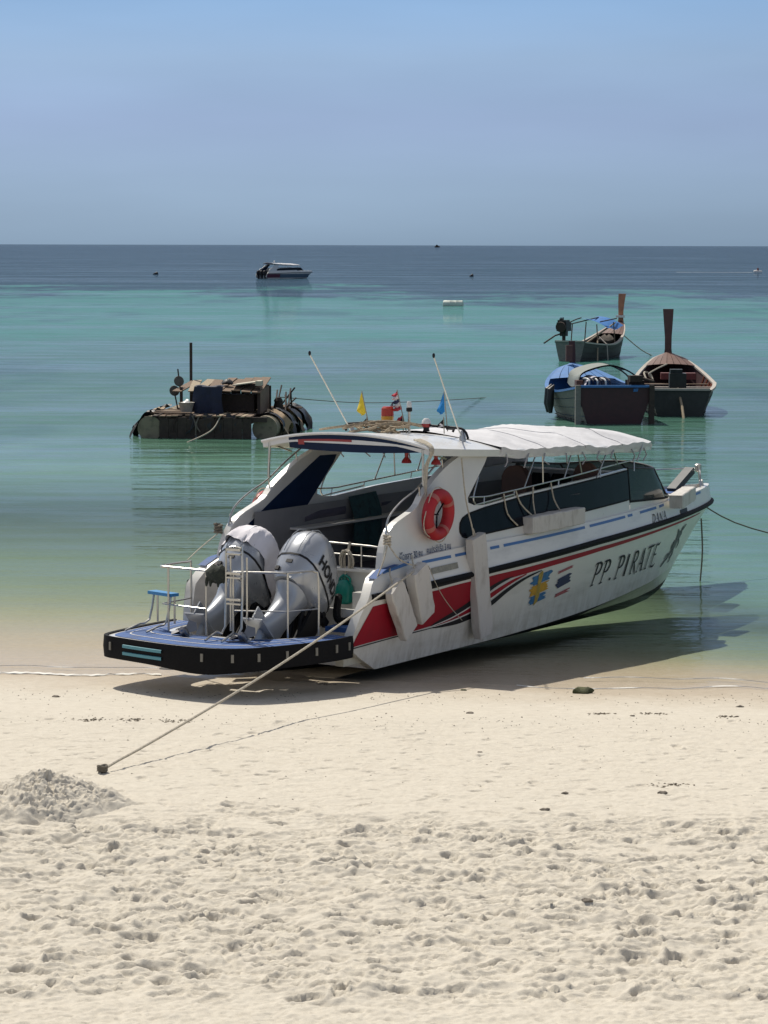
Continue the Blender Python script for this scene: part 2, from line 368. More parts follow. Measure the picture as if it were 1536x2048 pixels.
# log of the distance from the shore line drives the colour of the water body
lg = math_(N, L, 'DIVIDE', math_(N, L, 'LOGARITHM', math_(N, L, 'MAXIMUM', offe, 1.0), 10.0), 3.6)
lgw = math_(N, L, 'ADD', lg, wig)
body = ramp_(N, L, lgw, [(0.10, (0.44, 0.39, 0.295)), (0.205, (0.39, 0.37, 0.27)), (0.24, (0.29, 0.32, 0.225)), (0.277, (0.205, 0.275, 0.20)), (0.305, (0.150, 0.222, 0.157)), (0.342, (0.17, 0.28, 0.20)), (0.40, (0.16, 0.29, 0.21)), (0.45, (0.082, 0.178, 0.124)), (0.533, (0.062, 0.148, 0.118)), (0.57, (0.058, 0.165, 0.138)), (0.605, (0.060, 0.208, 0.172)), (0.668, (0.050, 0.190, 0.158)), (0.692, (0.018, 0.048, 0.072)), (0.80, (0.013, 0.036, 0.060)), (1.0, (0.010, 0.028, 0.052))])
# darker sea-grass patches in the shallows
gpat = N.new('ShaderNodeMapRange'); gpat.interpolation_type = 'SMOOTHSTEP'; gpat.inputs[1].default_value = 0.50; gpat.inputs[2].default_value = 0.66; gpat.inputs[4].default_value = 0.5
L.new(noise(N, L, mapped((0.09, 0.03, 0.1)), 1.0, 6, 0.6), gpat.inputs[0])
gz = N.new('ShaderNodeMapRange'); gz.inputs[1].default_value = 0.35; gz.inputs[2].default_value = 0.5; L.new(lg, gz.inputs[0])
body = mixc(N, L, math_(N, L, 'MULTIPLY', gpat.outputs[0], gz.outputs[0]), body, (0.022, 0.058, 0.08))
opac = N.new('ShaderNodeMapRange'); opac.interpolation_type = 'SMOOTHERSTEP'; opac.inputs[1].default_value = 12.0; opac.inputs[2].default_value = 42.0; opac.inputs[3].default_value = 0.0; opac.inputs[4].default_value = 0.97
L.new(math_(N, L, 'ADD', offe, math_(N, L, 'MULTIPLY', math_(N, L, 'SUBTRACT', w2, 0.5), 2.5)), opac.inputs[0])
tint = ramp_(N, L, lg, [(0.0, (1.0, 1.0, 1.0)), (0.10, (0.98, 0.975, 0.95)), (0.205, (0.91, 0.92, 0.87)), (0.24, (0.83, 0.88, 0.81)), (0.277, (0.71, 0.82, 0.74)), (0.305, (0.63, 0.76, 0.67)), (0.342, (0.54, 0.70, 0.60)), (0.37, (0.61, 0.80, 0.71)), (0.40, (0.68, 0.87, 0.78))])
tr = N.new('ShaderNodeBsdfTransparent'); L.new(tint, tr.inputs[0])
df = N.new('ShaderNodeBsdfDiffuse'); L.new(body, df.inputs[0])
mA = N.new('ShaderNodeMixShader'); L.new(opac.outputs[0], mA.inputs[0]); L.new(tr.outputs[0], mA.inputs[1]); L.new(df.outputs[0], mA.inputs[2])
# ripples
r1 = noise(N, L, mapped((1.1, 2.2, 1)), 1.0, 4, 0.55); r2 = noise(N, L, mapped((0.20, 0.75, 1)), 1.0, 5, 0.6); r3 = noise(N, L, mapped((3.2, 6.5, 1)), 1.0, 3, 0.6)
hh = math_(N, L, 'ADD', math_(N, L, 'ADD', math_(N, L, 'MULTIPLY', r1, 0.045), math_(N, L, 'MULTIPLY', r2, 0.40)), math_(N, L, 'ADD', math_(N, L, 'MULTIPLY', r3, 0.014), math_(N, L, 'MULTIPLY', noise(N, L, mapped((0.05, 0.22, 1)), 1.0, 4, 0.6), 0.7)))
ampv = ramp_(N, L, lg, [(0.12, (0.12,) * 3), (0.30, (0.24,) * 3), (0.44, (0.27,) * 3), (0.60, (0.50,) * 3), (0.70, (0.80,) * 3)])
bp = N.new('ShaderNodeBump'); bp.inputs['Strength'].default_value = 0.75; bp.inputs['Distance'].default_value = 1.0
L.new(math_(N, L, 'MULTIPLY', hh, ampv), bp.inputs['Height'])
gl = N.new('ShaderNodeBsdfGlossy'); gl.inputs['Roughness'].default_value = 0.03; L.new(bp.outputs[0], gl.inputs['Normal'])
fr = N.new('ShaderNodeFresnel'); fr.inputs[0].default_value = 1.33; L.new(bp.outputs[0], fr.inputs['Normal'])
capv = ramp_(N, L, lg, [(0.0, (0.24,) * 3), (0.24, (0.36,) * 3), (0.44, (0.72,) * 3), (0.66, (0.72,) * 3), (0.70, (0.60,) * 3)])
slick = N.new('ShaderNodeMapRange'); slick.interpolation_type = 'SMOOTHSTEP'; slick.inputs[1].default_value = 0.42; slick.inputs[2].default_value = 0.66; slick.inputs[3].default_value = 0.82; slick.inputs[4].default_value = 1.32
L.new(noise(N, L, mapped((0.012, 0.05, 0.1)), 1.0, 6, 0.65), slick.inputs[0])
rip = N.new('ShaderNodeMapRange'); rip.inputs[1].default_value = 0.36; rip.inputs[2].default_value = 0.64; rip.inputs[3].default_value = 0.70; rip.inputs[4].default_value = 1.30   # cat's-paws: wind-roughened and glassy streaks
L.new(noise(N, L, mapped((0.16, 0.62, 1)), 1.0, 7, 0.68), rip.inputs[0])
ff = math_(N, L, 'MINIMUM', math_(N, L, 'MULTIPLY', math_(N, L, 'MULTIPLY', math_(N, L, 'MULTIPLY', fr.outputs[0], capv), slick.outputs[0]), rip.outputs[0]), 0.8)
mB = N.new('ShaderNodeMixShader'); L.new(ff, mB.inputs[0]); L.new(mA.outputs[0], mB.inputs[1]); L.new(gl.outputs[0], mB.inputs[2])
L.new(mB.outputs[0], out.inputs[0])
wx = np.array([-30000, -3000, -300, -40, 0, 40, 300, 3000, 30000.]); wy = np.array([33.0, 36, 40, 50, 70, 100, 200, 400, 1000, 4000, 15000, 60000.])
WX, WY = np.meshgrid(wx, wy)
sea = np_grid('sea', WX, WY, np.full(WX.shape, WL), water); sea['kind'] = 'structure'
# ------------------------------------------------------------------ speedboat (x forward, y port, z up; root at the transom)
ZC = [(-1, .05), (0, .05), (3, .07), (6, .13), (9, .22), (11.25, .34), (13, .5)]
ZR = [(-1, 1.04), (0, 1.05), (2.5, 1.09), (4.3, 1.14), (6, 1.18), (8, 1.2), (13, 1.22)]
ZT = [(-1, 1.30), (0, 1.34), (1, 1.44), (3, 1.47), (6, 1.47), (9, 1.49), (12.6, 1.50)]
XA = [(.05, -.02), (.25, -.45), (.41, -.74), (.55, -.715), (.8, -.62), (1.03, -.5), (1.25, -.29), (1.34, -.04), (1.5, .1)]
def hull_y(X, z):
    zc = itp(X, ZC); zr = itp(X, ZR); q = (z - zc) / (zr - zc)
    if q <= 1: B = 1.22 + .21 * max(q, 0); xs_ = 11.25 + 1.35 * max(q, -.1)
    else: k = min(1.2, (z - zr) / (itp(X, ZT) - zr)); B = 1.43 - .09 * k; xs_ = 12.6 - .1 * k
    t_ = min(1, max(0, (X - 3.5) / (xs_ - 3.5)))
    return B * (1 - t_ ** 1.8) ** .78
US = [0, .02, .05, .1, .16, .22, .28, .33, .37, .41, .45, .49, .52, .55, .58, .61, .64, .67, .7, .725, .75, .775, .8, .84, .88, .91, .94, .96, .975, .987, .995, 1.0]
def side_grid(rows, s):
    """rows: list of ('q', value 0..1) below the rub rail or ('k', value) above; s = -1 starboard, +1 port"""
    out = []
    for kind, q in rows:
        r = []
        xs_ = 11.25 + 1.35 * q if kind == 'q' else 12.6 - .1 * q
        z0 = .05 + q * .99 if kind == 'q' else 1.04 + q * .3
        xa = itp(z0, XA)
        for u in US:
            X = xa + (xs_ - xa) * u
            if kind == 'q': z = itp(X, ZC) + (itp(X, ZR) - itp(X, ZC)) * q; 
            else: z = itp(X, ZR) + (itp(X, ZT) - itp(X, ZR)) * q
            B = 1.22 + .21 * q if kind == 'q' else 1.43 - .09 * q
            t_ = min(1, max(0, (X - 3.5) / (xs_ - 3.5)))
            y = B * (1 - t_ ** 1.8) ** .78
            r.append(Vector((X, s * y, z)))
        out.append(r)
    return out
def add_rows(mb, g):
    n = len(g[0]); mb.add([p for r in g for p in r], [(i * n + k, i * n + k + 1, (i + 1) * n + k + 1, (i + 1) * n + k) for i in range(len(g) - 1) for k in range(n - 1)])

def hull_parts(root, dec=True):
    mb = MB()
    for s in (-1, 1):
        rows = [('q', q) for q in (0, .1, .2, .3, .36, .45, .55, .65, .75, .85, .93, 1.0)]
        add_rows(mb, side_grid(rows, s))
        add_rows(mb, side_grid([('k', q) for q in (0, .25, .5, .75, 1)], s))
    # bulwark cap and inner bulwark at the bow
    for s in (-1, 1):
        g = side_grid([('k', 1.0)], s)[0]
        inner = [Vector((p.x - (.10 if p.x > 12 else 0), s * max(0, abs(p.y) - .09), p.z + .012)) for p in g]
        low = [Vector((p.x, p.y * .985, 1.30)) for p in inner]
        add_rows(mb, [g, inner, low])
    # thick raked quarter ends and inner quarter walls beside the engine well
    for s in (-1, 1):
        ed = [Vector((itp(z, XA), s * hull_y(itp(z, XA), z), z)) for z in np.linspace(.05, 1.34, 18)]
        ei = [Vector((p.x + .015, s * (abs(p.y) - .14), p.z)) for p in ed]
        ef = [Vector((.65, s * (abs(p.y) - .14), p.z)) for p in ed]
        add_rows(mb, [ed, ei, ef])
    hull = mb.build('hull', gel_dirty, root, True, 35)
    mb = MB()
    for s in (-1, 1):
        ch = side_grid([('q', 0)], s)[0]
        ke = []
        for p in ch:
            kz = itp(p.x, [(-1, -.26), (6, -.30), (8, -.30), (9.5, -.30), (10.4, -.22), (10.85, -.05), (11.1, .18), (11.25, .34)])
            ke.append(Vector((p.x, 0, kz)))
        mid = [a.lerp(b_, .5 if a.x < 6.5 else .62) - Vector((0, 0, .01)) for a, b_ in zip(ch, ke)]
        i0_ = next(i for i, p in enumerate(ch) if p.x > 7.0)
        add_rows(mb, [mid, ke]); add_rows(mb, [ch[:i0_ + 1], mid[:i0_ + 1]])
        bw = MB(); add_rows(bw, [ch[i0_:], [a.lerp(b_, .5) for a, b_ in zip(ch[i0_:], mid[i0_:])], mid[i0_:]]); bw.build('bow_underside', gel_dirty, hull, True)
    mb.build('hull_bottom', antifoul, hull, True)
    mb = MB(); mb.box((0.03, 0, .42), (.06, 2.3, .75)); mb.build('transom', gel, hull)
    mb = MB()
    for s in (-1, 1):
        P = [Vector((X, s * (hull_y(X, itp(X, ZR)) + .008), itp(X, ZR))) for X in list(np.linspace(-.42, 9, 30)) + list(np.linspace(9.2, 12.45, 24)) + [12.55, 12.59, 12.6]]
        mb.tube(P, .038, 8)
    mb.build('rub_rail', black_rub, hull, True)
    # foredeck
    def fd(u, v):
        X = 7.4 + 4.95 * u; w = max(0.0, hull_y(X, 1.45) - .08); y = w * (2 * v - 1)
        return Vector((X, y, 1.36 + .07 * (1 - (2 * v - 1) ** 2) + .02 * u))
    mb = MB(); mb.grid(20, 10, fd); mb.build('foredeck', gel, root, True)
    return hull

def H(X, z, s=-1, off=.005):
    return Vector((X, s * (hull_y(X, z) + off), z))
def strip(name, pts, m, parent, step=.12, s=-1, off=.005):
    """decal band: pts = (X, z_low, z_high)"""
    mb = MB(); P = []
    for a, b_ in zip(pts[:-1], pts[1:]):
        k = max(1, int((b_[0] - a[0]) / step)); P += [tuple(a[i] + (b_[i] - a[i]) * j / k for i in range(3)) for j in range(k)]
    P.append(pts[-1])
    g = [[H(p[0], p[1] + (p[2] - p[1]) * t_ / 4, s, off) for p in P] for t_ in range(5)]
    add_rows(mb, g); return mb.build(name, m, parent)
def swoosh(name, ctr, w, m, parent, off=.005):
    C = smooth_pts([(x, z, 0) for x, z in ctr], 6); n = len(C); V = []
    mb = MB(); A = []; B_ = []
    for i, c in enumerate(C):
        d = (C[min(i + 1, n - 1)] - C[max(i - 1, 0)]).normalized(); nn = Vector((-d.y, d.x, 0)); t_ = i / (n - 1)
        ww = w * (min(1, t_ * 5) ** .7) * (min(1, (1 - t_) * 2.2) ** .8) / 2 + .003
        A.append(H(c.x + nn.x * ww, c.y + nn.y * ww, -1, off)); B_.append(H(c.x - nn.x * ww, c.y - nn.y * ww, -1, off))
    add_rows(mb, [A, [a.lerp(b_, .5) for a, b_ in zip(A, B_)], B_]); return mb.build(name, m, parent)

# side of the cabin: outline of the wing and coaming in (x, z)
def panel_y(X, z): return (min(1.335, hull_y(X, 1.46) - .035)) - .085 * (z - 1.42)
WING = [(.02, 1.33), (.12, 1.62), (.36, 1.86), (.93, 2.05), (1.2, 2.25), (1.78, 2.54), (2.38, 2.72), (2.95, 2.68), (2.82, 2.54), (2.42, 2.2), (2.3, 2.1), (2.3, 1.44), (1, 1.42)]
SILL = [(2.3, 2.03), (2.45, 1.985), (2.72, 1.965), (3.84, 2.035), (5.17, 2.075), (7.52, 2.13)]
GT = [(2.02, 1.70), (2.04, 1.77), (2.1, 1.83), (2.26, 1.88), (2.72, 1.93), (3.84, 2.0), (5.17, 2.04), (7.40, 2.10), (7.54, 2.105)]
GB = [(2.02, 1.66), (2.08, 1.59), (2.2, 1.565), (2.98, 1.585), (4.38, 1.62), (5.66, 1.63), (7.5, 1.66)]
NAVY = [(.46, 1.66), (1.3, 2.09), (2.30, 2.57), (2.72, 2.56), (2.66, 2.46), (1.75, 1.6), (.98, 1.57)]
def cabin_side(root, s):
    fo = lambda X, z, d=0: Vector((X, s * (panel_y(X, z) + d), z))
    mb = MB(); mb.poly(WING, fo, fn2=lambda X, z: fo(X, z, -.055))
    XS_ = list(np.linspace(2.3, 7.52, 36))
    o_b = [fo(X, 1.44) for X in XS_]; o_t = [fo(X, itp(X, SILL)) for X in XS_]; i_t = [fo(X, itp(X, SILL), -.055) for X in XS_]; i_b = [fo(X, 1.44, -.055) for X in XS_]
    add_rows(mb, [o_b, o_t, i_t, i_b])
    side = mb.build('cabin_side', gel, root)
    GX_ = [2.02, 2.04, 2.08, 2.12, 2.2, 2.3] + list(np.linspace(2.45, 7.54, 34))
    lo = [(X, itp(X, GB)) for X in GX_]; hi = [(X, itp(X, GT)) for X in GX_]
    mb = MB(); add_rows(mb, [[fo(X, z, -.03) for X, z in lo], [fo(X, z, .006) for X, z in lo], [fo(X, z, .006) for X, z in hi], [fo(X, z, -.03) for X, z in hi]])
    mb.build('window_glass', glass_dk, side)
    mb = MB(); mb.tube([fo(X, z, .004) for X, z in lo + hi[::-1]], .012, 6, closed=True); mb.build('window_seal', black_rub, side, True)
    mb = MB(); mb.poly(NAVY, lambda X, z: fo(X, z, -.065), fn2=lambda X, z: fo(X, z, -.05)); mb.build('navy_panel', navy, side)
    # pale capping along the raked wing edge
    mb = MB(); E = smooth_pts([(X, 0, z) for X, z in WING[0:7]], 4)
    A = [Vector((p.x - .012, s * (panel_y(p.x, p.z) + .01), p.z + .012)) for p in E]; B_ = [Vector((p.x - .012, s * (panel_y(p.x, p.z) - .085), p.z + .012)) for p in E]
    A2 = [p + Vector((.03, 0, -.03)) for p in A]; B2 = [p + Vector((.03, 0, -.03)) for p in B_]
    add_rows(mb, [A2, A, B_, B2]); mb.build('wing_capping', gel, side)
    return side

ROOF_W = [(1.15, 1.34), (2, 1.37), (4, 1.36), (6, 1.30), (7.4, 1.24), (7.9, 1.18), (8.1, 1.10), (8.25, .98)]
ROOF_Z = [(1.15, 2.84), (1.8, 2.79), (3, 2.71), (5, 2.60), (7.7, 2.50), (8.25, 2.47)]
def roof_z(X, y, puff=0):
    w = itp(X, ROOF_W); k = min(1, abs(y) / w)
    cr_ = itp(X, [(1.15, .155), (2.5, .17), (4, .19), (6, .21), (7.5, .20), (8.25, .15)])
    return itp(X, ROOF_Z) + cr_ * (1 - k ** 2.2) + puff
def roof_parts(root, detail=True):
    XS = [1.15, 1.3, 1.6, 2, 2.4, 2.75, 3.1, 3.6, 4.2, 4.8, 5.4, 6, 6.6, 7.2, 7.6, 7.9, 8.1, 8.25]
    XS = list(np.interp(np.linspace(0, len(XS) - 1, 60), range(len(XS)), XS))
    V2 = [math.sin(v * math.pi / 2) for v in np.linspace(-1, 1, 25)]
    top = [[Vector((X, v * itp(X, ROOF_W), roof_z(X, v * itp(X, ROOF_W)))) for v in V2] for X in XS]
    bot = [[Vector((X, v * itp(X, ROOF_W) * .985, min(roof_z(X, v * itp(X, ROOF_W)) - .05, itp(X, ROOF_Z) + .05) - .045)) for v in V2] for X in XS]
    mb = MB(); add_rows(mb, top); add_rows(mb, bot)
    for k in (0, -1):
        add_rows(mb, [[t_[k] for t_ in top], [b_[k] for b_ in bot]])
    add_rows(mb, [top[0], bot[0]]); add_rows(mb, [top[-1], bot[-1]])
    hard = mb.build('hardtop', roof_w, root, True, 50)
    # canvas thrown over the forward three quarters, tied down at the sides
    rn = random.Random(3)
    def cv(u, v):
        X = 2.98 + 5.72 * u; vv = 2 * v - 1; k = abs(vv); w = itp(min(X, 8.25), ROOF_W)
        if X > 8.25: w = .98 - .35 * (X - 8.25)
        frame = abs(math.sin((X - 3.0) / 1.27 * math.pi))
        if k < .82:
            y = math.sin(vv / .82 * math.pi / 2) * (w + .015); 
            z = roof_z(min(X, 8.25), y) + .028 - .016 * frame * (k / .82) ** 2
            z += .012 * math.sin(7 * X + 5 * y) * (k) + .016 * math.sin(2.3 * X - 2.7 * abs(y)) + .008 * math.sin(17 * X - 9 * y) * k
            for cx, cy, sl, hh_ in ((3.9, -.7, .9, .05), (4.9, -.5, -.8, .055), (5.5, -.9, .5, .045), (6.7, -.6, -1.1, .045), (7.3, -.8, .3, .03), (4.4, .6, .6, .04), (6.2, .5, -.5, .04)):
                d_ = (X - cx) - sl * (y - cy); z += hh_ * math.exp(-abs(d_) / .16) * math.exp(-((y - cy) / .42) ** 2)
        else:
            d = (k - .82) / .18; sgn = 1 if vv > 0 else -1
            y = sgn * (w + .02 - .05 * d + .007 * math.sin(X * 11) * d + .006 * math.sin(X * 27 + 1) * d)
            z = roof_z(min(X, 8.25), w) + .02 - d * (.115 + .014 * math.sin(X * 2.1) + .005 * math.sin(X * 9 + 2 * math.sin(X * 2.3))) - .016 * frame
        if X > 8.3: z -= (X - 8.3) ** 2 * .6
        return Vector((X, y, z))
    mb = MB(); mb.grid(90, 44, cv); mb.build('canvas_cover', canvas_w, hard, True, 60)
    for X0 in (4.27, 5.54, 6.81):
        mb = MB(); mb.tube([cv((X0 + .02 * math.sin(k) - 2.98) / 5.72, k / 40) + Vector((0, 0, .002)) for k in range(3, 38)], .006, 5); mb.build('canvas_seam', canvas_g, hard, True)
    if detail:
        # folds of spare canvas and tie straps along both edges
        for s in (-1, 1):
            for i in range(9):
                mb = MB(); X = 3.2 + i * .56 + rn.uniform(-.1, .1); w = itp(X, ROOF_W); zz = itp(X, ROOF_Z) - .06
                mb.tube([(X, s * (w + .0), zz), (X + rn.uniform(-.12, .12), s * (w + .01), zz - .1), (X + rn.uniform(-.1, .16), s * (w - .02), zz - rn.uniform(.14, .2))], .011, 5); mb.build('tie_strap', canvas_g, hard, True)
        def fold(u, v, X0, s):
            X = X0 + .95 * u; w = itp(X, ROOF_W); a = v
            return Vector((X, s * (w - .52 * a + .03), roof_z(X, w * .99 - .52 * a) + .035 + .035 * math.sin(u * math.pi) * math.sin(a * math.pi) + .012 * math.sin(9 * a + 6 * u) - .02 * (1 - a)))
        pass
    # fascia under the aft lip
    mb = MB()
    def fz(u, v):
        y = .9 - 2.16 * u; ztop = roof_z(1.15, y) - .03; zb = 2.735 + .03 * abs(y) ** 2
        return Vector((1.142 + .03 * v, y, ztop + (zb - ztop) * v))
    mb.grid(16, 3, fz); mb.build('fascia', navy, hard, True)
    mb = MB(); mb.grid(10, 1, lambda u, v: fz(.07 + .40 * u, .26 + .14 * v) - Vector((.006, 0, 0))); mb.grid(2, 4, lambda u, v: fz(.07 + .045 * u, .26 + .40 * v) - Vector((.0065, 0, 0)))
    mb.build('red_stripe', mat('faded_red', (.30, .035, .04), .5), hard)
    mb = MB(); mb.tube([Vector((1.14, y, roof_z(1.15, y) - .012)) for y in np.linspace(-1.34, 1.34, 20)], .022, 6); mb.build('roof_lip', roof_w, hard, True)
    return hard

def rail(name, pts, parent, r=.016, m=None, sub=0, n=8):
    mb = MB(); P = smooth_pts(pts, sub) if sub else pts
    if m is None: r = r * .85
    mb.tube(P, r, n); return mb.build(name, m or steel, parent, True)

COWL = ((-.045, -.535, .55, .285), (.0, -.54, .555, .30), (.12, -.535, .54, .302), (.25, -.51, .49, .295), (.36, -.465, .41, .275), (.45, -.40, .30, .235), (.505, -.32, .18, .17), (.535, -.24, .07, .10), (.545, -.17, -.02, .04))
def cowl_y(u, v):
    vv = v + .12 * u; a = [np.interp(vv, [c[0] for c in COWL], [c[i] for c in COWL]) for i in (1, 2, 3)]
    x = max(-.999, min(.999, (u - (a[0] + a[1]) / 2) / ((a[1] - a[0]) / 2)))
    return a[2] * (1 - abs(x) ** 2.6) ** (1 / 2.6) * (1 - .18 * x)
def outboard(parent, y, big=True, name='outboard_engine', Xo=-.45, Zo=1.2):
    """engine built upright (u forward, v up), tilted about 45 degrees"""
    e = empty(name, (Xo, y, Zo), parent=parent, rot=(0, R(45), 0))
    def ring(v, ua, uf, w, n=20, ex=2.6, lift=0.0):
        c = (ua + uf) / 2; a = (uf - ua) / 2; r = []
        for k in range(n):
            th = 2 * math.pi * k / n; ct, st = math.cos(th), math.sin(th)
            x = math.copysign(abs(ct) ** (2 / ex), ct); yy = math.copysign(abs(st) ** (2 / ex), st)
            r.append(Vector((c + a * x, w * yy * (1 - .18 * x), v + lift * (c + a * x))))
        return r
    lf = -.12
    mb = MB(); mb.rings([ring(*a, lift=lf) for a in ((-.045, -.535, .55, .285), (.0, -.54, .555, .30), (.12, -.535, .54, .302), (.25, -.51, .49, .295), (.36, -.465, .41, .275), (.45, -.40, .30, .235), (.505, -.32, .18, .17), (.535, -.24, .07, .10), (.545, -.17, -.02, .04))])
    cowl = mb.build('cowl', silver, e, True, 50)
    mb = MB(); mb.rings([ring(*a, lift=lf) for a in ((-.066, -.541, .557, .294), (-.040, -.541, .557, .296))]); mb.build('cowl_seam', black_pl, e, True)
    # raised spine down the back of the cowl
    mb = MB(); sp = [(-.547, -.02), (-.552, .1), (-.532, .27), (-.47, .40), (-.36, .505), (-.22, .553), (-.05, .50)]
    for s in (-1, 1): mb.tube([(u, s * .105, v + lf * u - (.006)) for u, v in sp], .006, 5)
    mb.build('cowl_crease', mat('engine_crease', (.30, .32, .35), .3, .5), cowl, True)
    mb = MB(); mb.rings([ring(*a, lift=lf) for a in ((-.36, -.46, .10, .17), (-.30, -.50, .30, .22), (-.2, -.52, .50, .262), (-.1, -.53, .54, .283), (-.062, -.535, .545, .287))])
    mb.build('lower_cowl', silver, e, True, 50)
    mb = MB(); mb.rings([ring(*a, ex=2.2) for a in ((-1.12, -.50, .02, .065), (-1.0, -.46, .03, .075), (-.88, -.40, .04, .095), (-.7, -.345, .06, .125), (-.55, -.31, .09, .155), (-.42, -.33, .13, .175), (-.33, -.42, .2, .19))])
    mb.build('midsection', silver2, e, True, 50)
    mb = MB(); mb.box((-.30, 0, -1.12), (.62, .30, .02)); mb.box((-.42, 0, -1.02), (.4, .018, .18)); mb.build('cavitation_plate', silver2, e)
    mb = MB(); M_ = Matrix.Translation((-.25, 0, -1.42)) @ Matrix.Rotation(R(90), 4, 'Y')
    mb.lathe([(.02, -.36), (.07, -.26), (.085, -.1), (.085, .12), (.06, .3), (.02, .34)], 14, M_)
    mb.rings([ring(*a, n=12, ex=2) for a in ((-1.45, -.35, -.02, .03), (-1.12, -.42, .02, .05))]); mb.poly([(-.40, -1.48), (-.05, -1.48), (-.30, -1.72), (-.38, -1.72)], lambda a, b_: Vector((a, .012, b_)), fn2=lambda a, b_: Vector((a, -.012, b_)))
    mb.build('gearcase', silver2, e, True)
    mb = MB()
    for k in range(3):
        an = 2 * math.pi * k / 3
        mb.add([Vector((-.60 + .04 * a, (rr) * math.cos(an + da), -1.42 + rr * math.sin(an + da))) for rr, da, a in ((.04, -.2, -1), (.17, -.5, -1), (.2, .0, 0), (.16, .5, 1), (.04, .3, 1))], [(0, 1, 2, 3, 4)])
    mb.lathe([(.05, -.07), (.055, .05), (.03, .09)], 10, Matrix.Translation((-.60, 0, -1.42)) @ Matrix.Rotation(R(-90), 4, 'Y')); mb.build('propeller', mat('propeller_metal', (.25, .25, .26), .35, .9), e, True)
    # mounting bracket, tilt tube and trim rams
    mb = MB()
    for s in (-1, 1): mb.box((.30, s * .16, -.50), (.30, .05, .62)); mb.box((.40, s * .15, -.26), (.36, .06, .1))
    mb.tube([(.36, -.24, -.28), (.36, .24, -.28)], .035, 10); mb.tube([(.34, .07, -.75), (.12, .07, -.40)], .035, 8); mb.tube([(.34, -.07, -.75), (.12, -.07, -.40)], .035, 8)
    mb.build('mounting_bracket', black_pl, e, True)
    mb = MB(); mb.box((-.512, -.03, -.10), (.03, .09, .05)); mb.box((-.51, .10, -.22), (.03, .05, .06)); mb.build('cowl_latch', black_pl, e)
    return e
# ------------------------------------------------------------------ the beached speedboat
BOAT_LOC = (-1.14, 35.79, 0.0); BOAT_RZ = R(58)
boat = empty('speedboat', BOAT_LOC, BOAT_RZ)
tag(boat, 'white speedboat with red and black stripes beached stern-first on the sand', 'speedboat')
bM = Matrix.Translation(BOAT_LOC) @ Matrix.Rotation(BOAT_RZ, 4, 'Z')
hull = hull_parts(boat)
for s in (-1, 1): cabin_side(boat, s)
hard = roof_parts(boat)

# stripes on both flanks (the port flank carries the same scheme)
for s in (-1, 1):
    strip('red_panel', [(-.70, .42, .425), (-.62, .425, .56), (-.52, .43, .70), (-.36, .435, .915), (.3, .45, .935), (.8, .455, .95), (1.25, .475, .96), (1.55, .52, .975), (1.9, .60, .985), (2.2, .685, .99), (2.5, .775, 1.0), (2.8, .85, 1.01), (3.1, .905, 1.015), (3.5, .93, 1.02), (4.4, .965, 1.045), (6.1, 1.015, 1.08), (8.2, 1.06, 1.105), (9.5, 1.085, 1.12), (10.6, 1.10, 1.125), (11.3, 1.112, 1.125)], red_dec, hull, s=s)
    strip('black_stripe', [(-.38, .985, 1.02), (1, .99, 1.03), (2.7, 1.045, 1.07), (4.3, 1.08, 1.12), (6, 1.12, 1.16), (8, 1.14, 1.18), (11, 1.16, 1.2), (12.2, 1.17, 1.2)], black_dec, hull, s=s)
strip('bottom_line', [(-.70, .395, .41), (.3, .425, .44), (.9, .43, .445), (1.35, .44, .45)], black_dec, hull, off=.006)
swoosh('swoosh', [(1.22, .475), (1.9, .595), (2.44, .75), (2.9, .875), (3.3, .935)], .075, black_dec, hull, off=.008)
swoosh('swoosh', [(1.2, .463), (1.75, .525), (2.3, .645), (2.75, .78), (3.2, .885), (3.6, .93)], .012, white_dec, hull, off=.010)
swoosh('swoosh', [(1.35, .463), (1.95, .53), (2.45, .635), (2.9, .765), (3.35, .875), (3.7, .93)], .075, red_dec, hull, off=.007)
swoosh('swoosh', [(1.3, .455), (1.85, .49), (2.35, .565), (2.8, .69), (3.25, .82), (3.7, .91)], .013, white_dec, hull, off=.010)
swoosh('swoosh', [(1.25, .445), (1.85, .452), (2.35, .50), (2.8, .61), (3.2, .75), (3.65, .865), (4.15, .935)], .075, black_dec, hull, off=.008)
for a, b_ in ((.92, 1.66), (1.77, 2.23), (2.71, 2.96), (3.08, 5.63), (5.8, 7.19), (7.3, 7.5), (7.84, 8.61), (8.76, 9.0), (10.67, 11.31)):
    zb = lambda X: 1.348 + .0115 * X if X < 9 else 1.46
    strip('blue_dash', [(a, zb(a) - .02, zb(a) + .018), (b_, zb(b_) - .02, zb(b_) + .018)], blue_dec, hull, off=.004)
strip('builders_plate', [(1.10, 1.185, 1.265), (1.78, 1.20, 1.28)], mat('dull_plate', (.26, .25, .20), .5, var=.3, scale=20), hull, off=.012)
strip('vent', [(9.78, 1.24, 1.305), (10.2, 1.245, 1.31)], black_pl, hull, off=.008)
strip('blue_edge', [(-.05, 1.30, 1.335), (.35, 1.335, 1.375), (.6, 1.36, 1.40)], blue_dec, hull, off=.012)
for s in (-1, 1):
    mb = MB(); mb.grid(8, 2, lambda u, v, s=s: Vector((-.28 + .62 * u, s * (1.40 - .13 * v - .03 * u), itp(-.28 + .62 * u, [(-.28, 1.262), (-.04, 1.352), (.34, 1.385)])))); mb.build('blue_deck_pad', blue_deck, hull)

